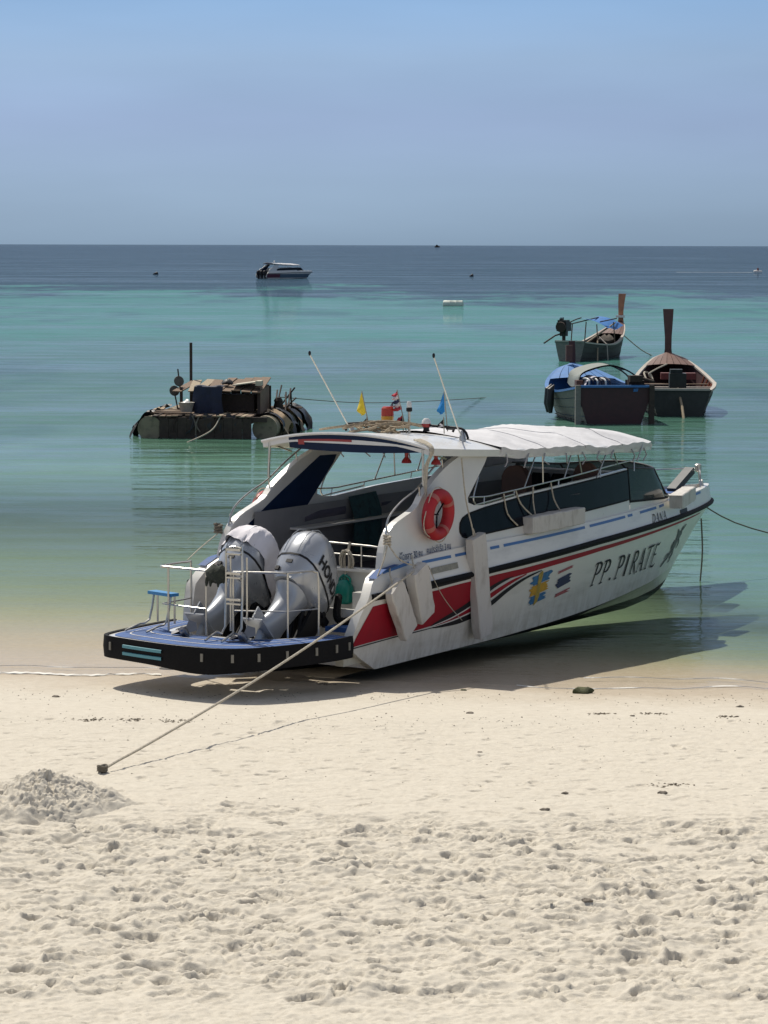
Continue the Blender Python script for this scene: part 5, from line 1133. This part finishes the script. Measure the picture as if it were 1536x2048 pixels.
    for t_ in (.2, .38, .55):
        mb = MB(); mb.box((L_ * t_, 0, sh(t_) - .16), (.24, hb(t_) * 1.86, .04)); mb.build('thwart', trim_m if t_ == .38 else wood_a, o)
    # tall prow board
    zb = sh(1.0) - .25; w0, w1 = prow_w
    prof = [(0, w0 * 1.7, .10), (.10, w0 * 1.25, .09), (.22, w0, .08), (.45, w0 * 1.02, .075), (.7, (w0 + w1) / 2, .07), (.93, w1 * .96, .06), (1.0, w1, .055)]
    rg = []
    for f, w, th in prof:
        z = zb + (prow_h - zb) * f; xx = L_ - .10 + .18 * f - .10 * math.sin(f * 3.0)
        rg.append([Vector((xx - th, -w / 2, z)), Vector((xx + th, -w / 2 * .7, z)), Vector((xx + th, w / 2 * .7, z)), Vector((xx - th, w / 2, z))])
    mb = MB(); mb.rings(rg); mb.build('prow_board', prow_m, o, True, 30)
    tag(o, label, 'longtail boat', 'longtail boats moored offshore'); return o, hb, sh
def px_heading(a, b_): return math.atan2(b_[1] - a[1], b_[0] - a[0])
# back boat with the big engine
A1 = (9.0, 133.6); B1 = (12.05, 140.9); RZ1 = px_heading(A1, B1)
lt1, hb1, sh1 = longtail((A1[0], A1[1], WL), RZ1, 8.2, 2.0, 1.5, .95, 3.15, wood_k, wood_c, trim_w, wood_r, wood_g, mat('orange_brown_wood', (.42, .17, .09), .55, var=.25, scale=4), 'dark longtail boat with big stern engine and blue awning, farthest of three', (.26, .40), .26, 1.0)
M1 = Matrix.Translation((A1[0], A1[1], WL)) @ Matrix.Rotation(RZ1, 4, 'Z')
mb = MB(); mb.box((7.95, 0, 2.0), (.22, .42, .12)); mb.build('prow_band', gel, lt1)
e = empty('tail_engine', (.1, .35, 1.05), parent=lt1)
mb = MB(); mb.box((0, 0, .62), (.75, .5, .42)); mb.box((-.05, 0, .88), (.6, .42, .14)); mb.box((.0, 0, .32), (.35, .3, .3)); mb.build('engine_block', mat('greasy_iron', (.018, .024, .022), .5, .4, var=.4), e)
mb = MB(); mb.lathe([(.05, -.1), (.24, -.1), (.26, 0), (.24, .1), (.05, .1)], 14, Matrix.Translation((-.45, 0, .62)) @ Matrix.Rotation(R(90), 4, 'Y')); mb.build('flywheel', iron, e, True)
mb = MB(); mb.tube([(0, 0, -.25), (0, 0, .25)], .09, 8); mb.build('pivot_post', iron, e)
rail('propeller_shaft', [(-.3, 0, .30), (-1.0, .1, .22), (-2.3, .2, -.10)], e, .04, iron); rail('tiller', [(.3, 0, .75), (1.6, -.1, .95), (2.3, -.1, 1.0)], e, .03, iron)
for k in range(4): rail('exhaust_pipe', [(-.25 + .15 * k, .1, .9), (-.25 + .15 * k, .12, 1.02 + .05 * (k % 2))], e, .035, iron)
for (x, y) in ((2.2, .7), (4.6, .8), (2.2, -.7), (4.6, -.8)): rail('awning_post', [(x, y, .7), (x, y * .9, 1.75 + .05 * (x > 3))], lt1, .03, wood_a)
rail('awning_pole', [(1.3, .5, 1.75), (5.6, .4, 2.0)], lt1, .03, wood_c); rail('awning_pole', [(3.0, -.55, 1.85), (5.9, -.45, 1.95)], lt1, .03, wood_c)
rail('side_pole', [(2.0, -.75, .95), (1.1, -1.05, -.1)], lt1, .035, wood_b); rail('side_pole', [(3.0, -.5, 1.1), (2.7, -1.0, .75), (2.6, -1.1, -.1)], lt1, .03, trim_w)
rail('brace_pole', [(1.2, -.2, .7), (5.2, -.6, 1.75)], lt1, .04, wood_b)
mb = MB(); mb.grid(14, 8, lambda u, v: M1 @ Vector((3.4 + 2.6 * u, .55 - 1.35 * v, 1.98 + .05 * u - .22 * math.sin(v * 3.1) * 0 - .10 * math.sin(u * math.pi) - .45 * v * v + .03 * math.sin(u * 9)))); tag(mb.build('blue_awning', tarp_b, None, True), 'bright blue awning stretched over the farthest longtail boat', 'awning')
mb = MB(); rg = [[M1 @ Vector((6.0 + .5 * f * math.cos(a), .1 + .4 * f * math.sin(a), .75 + .12 * i + .05 * math.sin(3 * a))) for a in np.linspace(0, 6.28, 12, endpoint=False)] for i, f in enumerate((1, 1.1, .8, .3))]; mb.rings(rg); tag(mb.build('net_heap', mat('net_heap', (.14, .12, .10), .95, var=.5, scale=12, bump=.6), None, True), 'heap of pale net in the bow of the farthest longtail boat', 'net')
# front-left blue boat
A2 = (7.25, 86.6); B2 = (6.4, 94.2); RZ2 = px_heading(A2, B2)
lt2, hb2, sh2 = longtail((A2[0], A2[1], WL), RZ2, 7.6, 3.0, 2.45, 1.16, 2.35, wood_g, sky_b, sky_b, sky_b, wood_m, wood_m, 'grey longtail boat with sky blue gunwales, broad maroon transom and stubby prow', (.20, .22), .28, .50)
M2 = Matrix.Translation((A2[0], A2[1], WL)) @ Matrix.Rotation(RZ2, 4, 'Z')
for y in (1.18, -1.18): mb = MB(); mb.box((-.06, y, .55), (.16, .16, 1.36)); mb.build('corner_post', wood_c if y < 0 else wood_g, lt2)
mb = MB(); mb.box((7.1, .18, 1.95), (.1, .22, .55)); mb.build('prow_cheek', wood_r, lt2)
mb = MB(); mb.box((.8, 1.0, 1.1), (.35, .2, .5)); mb.build('side_bitt', wood_r, lt2)
hoop = lambda x: [(x, 1.0, 1.15), (x, .92, 1.5), (x, .55, 1.68), (x, 0.0, 1.80), (x, -.55, 1.66), (x, -.95, 1.38), (x, -1.02, 1.1)]
for x in (.9, 2.6): rail('canopy_hoop', hoop(x), lt2, .025, tarp_k, sub=4)
def can(u, v):
    P = smooth_pts([(0, 1.02, 1.16), (0, .93, 1.52), (0, .55, 1.71), (0, .0, 1.83), (0, -.4, 1.76), (0, -.62, 1.66)], 8); i = min(len(P) - 1, int(v * (len(P) - 1))); p = P[i]
    return M2 @ Vector((.8 + 1.9 * u, p.y, p.z - .06 * math.sin(u * math.pi) + .02 * math.sin(u * 7 + v * 5)))
mb = MB(); mb.grid(12, 40, can); tag(mb.build('arched_canopy', tarp_g, None, True), 'grey-green arched canopy over the boat with the maroon transom', 'canopy')
for k in range(6):
    mb = MB(); yy = .1 + k * .13; mb.tube(smooth_pts([(.25 + .05 * k, yy, 1.02), (.2, yy + .02, 1.35), (.6, yy + .1, 1.42), (1.2, yy + .1, 1.3)], 4), .03, 6); mb.build('net_float', gel if k % 2 else tarp_n, lt2, True)
mb = MB(); mb.grid(10, 10, lambda u, v: Vector((.35 + 1.2 * u, .15 + .75 * v, 1.10 + .38 * math.sin(v * math.pi) ** .6))); mb.build('arched_cover', mat('pale_cover', (.55, .52, .56), .7, var=.2, scale=12, stretch=(6, 1, 1)), lt2, True)
mb = MB(); mb.box((1.2, -.35, 1.2), (2.6, .3, .10), Matrix.Rotation(R(-6), 3, 'Y') @ Matrix.Rotation(R(18), 3, 'Z')); mb.build('blue_board', sky_b, lt2)
mb = MB(); mb.box((.5, -.75, 1.15), (.6, .5, .42)); mb.box((.2, -.7, 1.42), (.4, .4, .2)); mb.build('engine_block', iron, lt2); rail('tiller', [(.2, -.7, 1.5), (-.3, -1.2, 1.35)], lt2, .04, iron)
for k in range(2):
    mb = MB(); mb.tube(smooth_pts([(3.0 - .45 * k, 1.5, 1.1), (2.95 - .45 * k, 1.62, .8), (2.95 - .45 * k, 1.62, .45), (2.95 - .45 * k, 1.58, .2)], 4), [.05] + [.11] * 10 + [.09, .05][:2], 9) if False else mb.tube([(3.0 - .45 * k, 1.48, 1.1), (2.95 - .45 * k, 1.60, .95), (2.95 - .45 * k, 1.62, .5), (2.95 - .45 * k, 1.60, .2)], [.03, .12, .13, .06], 10)
    mb.v = [M2 @ Vector(v) for v in mb.v]; tag(mb.build('sausage_fender', tarp_k, None, True), ['black fender hanging on the blue-edged longtail, the one nearer its bow', 'black fender hanging on the blue-edged longtail, the one nearer its stern'][k], 'fender', 'black fenders of the blue-edged longtail boat')
# right-hand boat with the tall prow
A3 = (9.75, 90.6); B3 = (10.15, 98.6); RZ3 = px_heading(A3, B3)
lt3, hb3, sh3 = longtail((A3[0], A3[1], WL), RZ3, 8.0, 2.75, 2.0, 1.22, 3.35, wood_k, wood_m, trim_w, wood_r, wood_k, mat('dark_red_wood', (.095, .045, .038), .6, var=.25, scale=4), 'open longtail boat with orange ribs inside and the tallest dark red prow', (.24, .38), .21, .70, dip=.36)
M3 = Matrix.Translation((A3[0], A3[1], WL)) @ Matrix.Rotation(RZ3, 4, 'Z')
e = empty('tail_engine', (.75, .05, .72), parent=lt3)
mb = MB(); mb.box((0, 0, .42), (.7, .55, .5)); mb.box((0, .05, .72), (.5, .4, .16)); mb.build('engine_block', mat('greasy_iron', (.018, .024, .022), .5, .4, var=.4), e); mb = MB(); mb.tube([(0, 0, -.3), (0, 0, .3)], .1, 8); mb.build('pivot_post', iron, e)
rail('propeller_shaft', [(-.3, 0, .2), (-1.2, -.1, -.4), (-1.9, -.15, -1.0)], e, .045, wood_b)
mb = MB(); mb.box((4.9, -.2, 1.10), (.5, 1.2, .22)); mb.build('red_locker', mat('red_paint', (.13, .025, .022), .6, var=.25), lt3)
mb = MB(); mb.box((4.4, .15, .55), (.8, 1.3, .6)); mb.build('dark_locker', wood_c, lt3)
mb = MB(); mb.tube(smooth_pts([M3 @ Vector(p) for p in ((1.6, 1.05, 1.15), (2.0, 1.1, 1.35), (2.4, .9, 1.3), (2.2, .8, 1.1), (1.8, .95, 1.3), (2.2, .7, 1.45), (2.9, .3, 1.6))], 6), .03, 6); tag(mb.build('tangled_rope', rope_m, None, True), 'tangled pale rope over the left gunwale of the tall-prowed boat', 'rope')
line('longtail_mooring', [M1 @ Vector((8.1, -.05, 1.1)), M1 @ Vector((8.6, -.9, .3)), M1 @ Vector((8.9, -1.5, -.05))], .03, rope_m, 'mooring line slanting from the bow of the farthest longtail boat', 3)
line('raft_line', [rM @ Vector((1.6, 4.0, 1.0)), rM @ Vector((3.5, 10, .5)), rM @ Vector((5.5, 18, .15)), rM @ Vector((7, 24, -.04))], .012, rope_dk, 'thin dark line running from the raft back to the right', 6)

# ------------------------------------------------------------------ far things
def far_speedboat(loc, rz):
    o = empty('anchored_speedboat', loc, rz); o.scale = (.93, .93, .93)
    hull_parts(o)
    for s in (-1, 1): cabin_side(o, s)
    roof_parts(o, False)
    for s in (-1, 1):
        mb = MB(); P = [(-.6, .25, 1.0), (1.5, .2, 1.0), (3.2, .25, 1.0)]; g = [[Vector((X, s * (hull_y(X, z) + .006), z)) for X in np.linspace(-.55, 2.8, 16)] for z in np.linspace(.3, .98, 5)]; add_rows(mb, g); mb.build('maroon_panel', mat('maroon_vinyl', (.10, .025, .05), .5), o)
        mb = MB(); g = [[Vector((X, s * (hull_y(X, z) + .006), z)) for X in np.linspace(2.8, 11.5, 40)] for z in np.linspace(.28, .95, 6)]; add_rows(mb, g); mb.build('blue_shade_panel', mat('blue_grey_shade', (.07, .13, .19), .5), o)  # blue-grey panel enlarged so its colour darkens the side as shade
    for s in (-1, 1):
        for xx in (1.15, 4.3, 7.4): rail('roof_post', [(xx, s * 1.2, 2.85 - .04 * xx), (xx, s * 1.22, 2.0)], o, .03)
    mb = MB(); add_rows(mb, [WB, WT]); mb.build('windscreen', glass_dk, o, True)
    for y in (-.8, 0, .8):
        e_ = empty('outboard_engine', (-.45, y, 1.0), parent=o)
        mb = MB(); mb.rings([rrect(.42, .28, -.2), rrect(.46, .31, .1), rrect(.40, .27, .45), rrect(.22, .16, .6)]); mb.build('cowl', black_pl, e_, True)
        mb = MB(); mb.rings([rrect(.16, .1, -1.1, 2), rrect(.2, .14, -.2, 2)]); mb.build('midsection', black_pl, e_, True)
    mb = MB(); mb.lathe([(.05, 2.9), (.05, 3.1), (.14, 3.12), (.14, 3.25), (.05, 3.3)], 12, Matrix.Translation((2.7, 0, 0))); mb.build('radar_dome', gel, o, True)
    tag(o, 'distant speedboat with shade-darkened sides and a white canvas roof anchored offshore', 'speedboat'); return o
far_speedboat((-20.0, 456.5, WL - .12), R(48))
# mooring barrel
mb = MB(); M_ = Matrix.Translation((6.35, 255, WL + .12)) @ Matrix.Rotation(R(-12), 4, 'Z') @ Matrix.Rotation(R(90), 4, 'Y')
mb.lathe([(.30, -.93), (.38, -.90), (.41, -.80), (.40, -.3), (.42, -.28), (.40, -.25), (.40, .3), (.42, .32), (.40, .35), (.41, .80), (.38, .90), (.30, .93)], 20, M_)
tag(mb.build('barrel_buoy', mat('weathered_white_plastic', (.50, .54, .48), .6, var=.25, scale=3, dirt=(.22, .27, .2)), None, True), 'white barrel buoy floating in the turquoise water', 'buoy')
for (x, y, w_, lb) in ((-42.83, 516, 1.05, 'dark float left of the distant speedboat'), (15.63, 496.5, .75, 'dark float in the blue water right of centre')):
    mb = MB(); rg = [[Vector((x + w_ / 2 * f * math.cos(a), y + .3 * f * math.sin(a), WL + z + .12 * math.cos(a) * (z > .2))) for a in np.linspace(0, 6.28, 14, endpoint=False)] for f, z in ((.7, -.15), (1, 0), (1.0, .15), (.75, .34), (.2, .4))]; mb.rings(rg); tag(mb.build('dark_float', mat('dark_float', (.012, .016, .022), .6), None, True), lb, 'float', 'dark floats far out')
sb = empty('small_boat', (79.1, 585, WL)); mb = MB(); mb.rings([[Vector((x, w_ * math.cos(a), .05 + hgt * max(0, math.sin(a)) * .9)) for a in np.linspace(0, 6.28, 12, endpoint=False)] for x, w_, hgt in ((-.9, .3, .45), (-.4, .4, .55), (.3, .38, .45), (.9, .1, .35))]); mb.build('hull', gel, sb, True); mb = MB(); mb.rings([rrect(.15, .15, .4), rrect(.2, .2, .7), rrect(.1, .12, 1.0)]); mb.build('rider', mat('red_vest', (.3, .08, .06), .7), sb, True)
tag(sb, 'tiny white craft with a red rider at the right edge', 'boat')
mb = MB(); mb.grid(40, 2, lambda u, v: Vector((78 - 16 * u, 585.5 + 2.2 * u + (v - .5) * (.6 + 3.5 * u) + .5 * math.sin(u * 11), WL + .012 + .03 * (1 - u) * (1 - abs(2 * v - 1))))); tag(mb.build('wake', mat('wake_foam', (.34, .38, .42), .6, var=.4, scale=2), None, True), 'pale wake trailing behind the tiny white craft', 'wake')
hb_ = empty('horizon_boat', (131, 6900, WL)); mb = MB(); mb.rings([[Vector((x, 2 * math.cos(a), max(0, 1.6 + hh_ * math.sin(a)))) for a in np.linspace(0, 6.28, 10, endpoint=False)] for x, hh_ in ((-6.5, 1.2), (-4, 1.8), (3, 1.8), (7, 1.4))]); mb.build('hull', wood_c, hb_, True); mb = MB(); mb.box((-.5, 0, 4.2), (6, 2.5, 2.6)); mb.box((-1, 0, 6), (3, 2, 1.2)); mb.build('wheelhouse', wood_c, hb_)
tag(hb_, 'tiny dark boat on the horizon line', 'boat')
# ------------------------------------------------------------------ foam, heap of sand, beach litter
def foam(u, v):
    x = -6.2 + 3.3 * u; w_ = (.05 + .05 * math.sin(x * 7) ** 2 + .04 * math.sin(x * 17 + 2)) * (1 - .6 * u)
    y = float(shore_y(np.array(x))) - .02 + .05 * math.sin(x * 2.3) + (v - .5) * w_ * 1.6
    return Vector((x, y, WL + .012 + .012 * math.sin(v * math.pi) + .004 * math.sin(x * 40)))
mb = MB(); mb.grid(160, 4, foam); o = mb.build('foam_line', mat('sea_foam', (.78, .76, .70), .8, var=.12, scale=20, bump=.4), None, True); tag(o, 'thin white line of foam along the left shore', 'foam', kind='stuff')
def lap(x0, x1, dy, w0, seed, label):
    rn_ = random.Random(seed); ph = rn_.uniform(0, 6); mb = MB(); n = int((x1 - x0) * 26)
    def f_(u, v):
        x = x0 + (x1 - x0) * u; w_ = max(.004, w0 * (.35 + .65 * math.sin(x * 2.9 + ph) * math.sin(x * 7.3 + ph)))
        return Vector((x, float(shore_y(np.array(x))) + dy + .10 * math.sin(x * 1.3 + ph) + .03 * math.sin(x * 6.1) + (v - .5) * w_, WL + .008 + .010 * math.sin(v * math.pi)))
    mb.grid(n, 3, f_); o = mb.build('wash_foam', MATS['sea_foam'], None, True); tag(o, label, 'foam', kind='stuff')
lap(1.7, 5.6, .05, .05, 3, 'broken thread of foam along the right shore'); lap(2.6, 5.4, .75, .035, 5, 'faint ripple crest just off the right shore'); lap(-5.6, -3.0, .55, .03, 8, 'faint ripple crest just off the left shore')
px_, py_ = -3.22, 25.95
def heap(u, v):
    a = 2 * math.pi * u; r = v
    q = Vector((math.cos(a) * r * 2.2, math.sin(a) * r * 2.2, 0))
    from mathutils import noise as mn
    n_ = mn.fractal(q * 2.6 + Vector((5, 3, 1)), .9, 2.1, 5); n2_ = abs(mn.noise(q * 7.0)); n3_ = mn.cell(q * 5.5)
    hgt = .29 * max(0, 1 - r ** 1.3) * (1 + .15 * math.cos(a - 2.4)) + (.026 * math.tanh(2 * n_) + .011 * math.tanh(4 * mn.noise(q * 4.6 + Vector((n_, 0, 0)))) + .007 * math.tanh(4 * mn.noise(q * 8.5)) + .005 * math.tanh(4 * mn.noise(q * 15.0)) + .02 * n2_) * min(1, (1 - r) * 3)
    x = px_ + math.cos(a) * r * .80 * (1 + .12 * math.sin(3 * a + 1) + .06 * math.sin(7 * a)); y = py_ + math.sin(a) * r * 1.0 * (1 + .1 * math.sin(2 * a))
    return Vector((x, y, ground_z(x, y) - .05 * max(0, r - .75) / .25 + hgt))
mb = MB(); mb.grid(190, 90, heap); hp = mb.build('sand_heap', sand, None, True, 50); tag(hp, 'lumpy heap of dug sand on the left by the mooring peg', 'sand heap')
def clod(x, y, s_, m, name, label, cat, seed, flat=.6, group=None, lng=1.4):
    rn_ = random.Random(seed); ph = [rn_.uniform(0, 6) for _ in range(6)]; z0 = ground_z(x, y); V_ = []; rg = []
    for i, f in enumerate((.45, .9, 1.0, .85, .45)):
        zz = (-.3 + .32 * i) * s_ * flat
        rg.append([Vector((x + s_ * lng * f * math.cos(a) * (1 + .22 * math.sin(2 * a + ph[0]) + .15 * math.sin(5 * a + ph[1] + i)), y + s_ * f * math.sin(a) * (1 + .2 * math.sin(3 * a + ph[2])), z0 + zz * (1 + .3 * math.sin(2 * a + ph[3])))) for a in np.linspace(0, 2 * math.pi, 12, endpoint=False)])
    mb = MB(); mb.rings(rg); o = mb.build(name, m, None, True, 45); return tag(o, label, cat, group)
def gpt(px, py):
    """beach point seen at a photo pixel (used once to read positions off the photograph)"""
    d = fw + rt * ((px - 768) / FPX) - upv * ((py - 1024) / FPX); z = 0.0
    for _ in range(6): P = Vector((0, 0, 5.5)) + d * ((z - 5.5) / d.z); z = ground_z(P.x, P.y) if abs(P.x) < 5.8 else 0
    return P.x, P.y
moss = mat('mossy_stone', (.07, .075, .03), .85, var=.4, scale=15, bump=.5); stone = mat('dark_stone', (.17, .145, .115), .85, var=.4, scale=15, bump=.5); weed = mat('dry_seaweed', (.21, .17, .12), .95, var=.4, scale=20)
x, y = gpt(1165, 1386); clod(x, y, .085, moss, 'mossy_stone', 'green mossy stone at the water edge right of the boat', 'stone', 1, .75)
x, y = gpt(340, 1338); clod(x, y, .10, mat('brown_weed', (.13, .105, .06), .9, var=.4, scale=15), 'weed_clump', 'brown weed clump in the shallows under the swim platform', 'seaweed', 2, .3)
for i, (px, py, s_, lb) in enumerate(((927, 1381, .045, 'small green stone just below the boat shadow'), (112, 1394, .05, 'small dark stone on the damp sand at far left'), (940, 1427, .05, 'small dark stone below the end of the rope shadow'), (1480, 1414, .05, 'small dark stone near the right edge of the sand'), (1130, 1587, .04, 'dark pebble in the middle of the right-hand beach'), (1325, 1587, .06, 'dark pebble on the right-hand beach below the weed'), (1265, 1432, .03, 'tiny pebble on the beach below the weed line'), (960, 1505, .03, 'tiny dark pebble right of the rope shadow'), (1090, 1620, .05, 'grey pebble at the top of the trampled sand'), (1175, 1820, .06, 'dark stone lying among the footprints on the right'))):
    x, y = gpt(px, py); clod(x, y, s_ * .62, stone if i else moss, 'beach_stone', lb, 'stone', 10 + i, .6, 'stones on the beach')
def weedpile(px, py, w_, lb, seed):
    x0, y0 = gpt(px, py); rn_ = random.Random(seed); mb = MB()
    for k in range(34):
        a = rn_.gauss(0, .5); x = x0 + rn_.gauss(0, w_ * .42); y = y0 + rn_.gauss(0, .06); l_ = rn_.uniform(.010, .030); z = ground_z(x, y) + .003; c_, s2 = math.cos(a) * l_, math.sin(a) * l_; t_ = rn_.uniform(.004, .012)
        mb.add([(x + c_, y + s2, z), (x - s2 * .3, y + c_ * .3, z), (x - c_, y - s2, z), (x + s2 * .3, y - c_ * .3, z), (x + .2 * c_, y, z + t_)], [(0, 1, 4), (1, 2, 4), (2, 3, 4), (3, 0, 4)])
    o = mb.build('seaweed_wisp', weed, None, True); tag(o, lb, 'seaweed', 'dry seaweed along the tide line', 'stuff')
for i, a in enumerate(((180, 1440, .2, 'dark seaweed wisps at the left above the sand heap'), (350, 1443, .25, 'seaweed wisps under the mooring rope, left part of the tide line'), (1198, 1428, .2, 'curled seaweed wisps below the mossy stone'), (1305, 1428, .26, 'thick dry seaweed right of the mossy stone'), (1450, 1434, .2, 'thin seaweed wisps near the right edge'), (265, 1440, .15, 'short seaweed wisps between the two left clumps'), (1340, 1570, .25, 'faint seaweed wisps on the right-hand beach'), (650, 1368, .12, 'small weed scraps in the boat shadow'))): weedpile(*a, 40 + i)
# countless crumbs and shell bits
mb = MB(); rn = random.Random(77)
for k in range(900):
    x = rn.uniform(-5.2, 5.2); y = rn.choice([rn.uniform(26, 34.3), rn.gauss(31.4, .35), rn.gauss(33.6, .3)]); s_ = rn.uniform(.003, .011); z = ground_z(x, y)
    a = rn.uniform(0, 6); c_, s2 = math.cos(a) * s_, math.sin(a) * s_
    mb.add([(x + 1.5 * c_, y + 1.5 * s2, z), (x - s2, y + c_, z), (x - 1.4 * c_, y - 1.4 * s2, z), (x + s2, y - c_, z), (x, y, z + s_ * .8)], [(0, 1, 4), (1, 2, 4), (2, 3, 4), (3, 0, 4)])
o = mb.build('beach_crumbs', stone, None); tag(o, 'scattered dark crumbs of shell and weed on the beach', 'debris', kind='stuff')
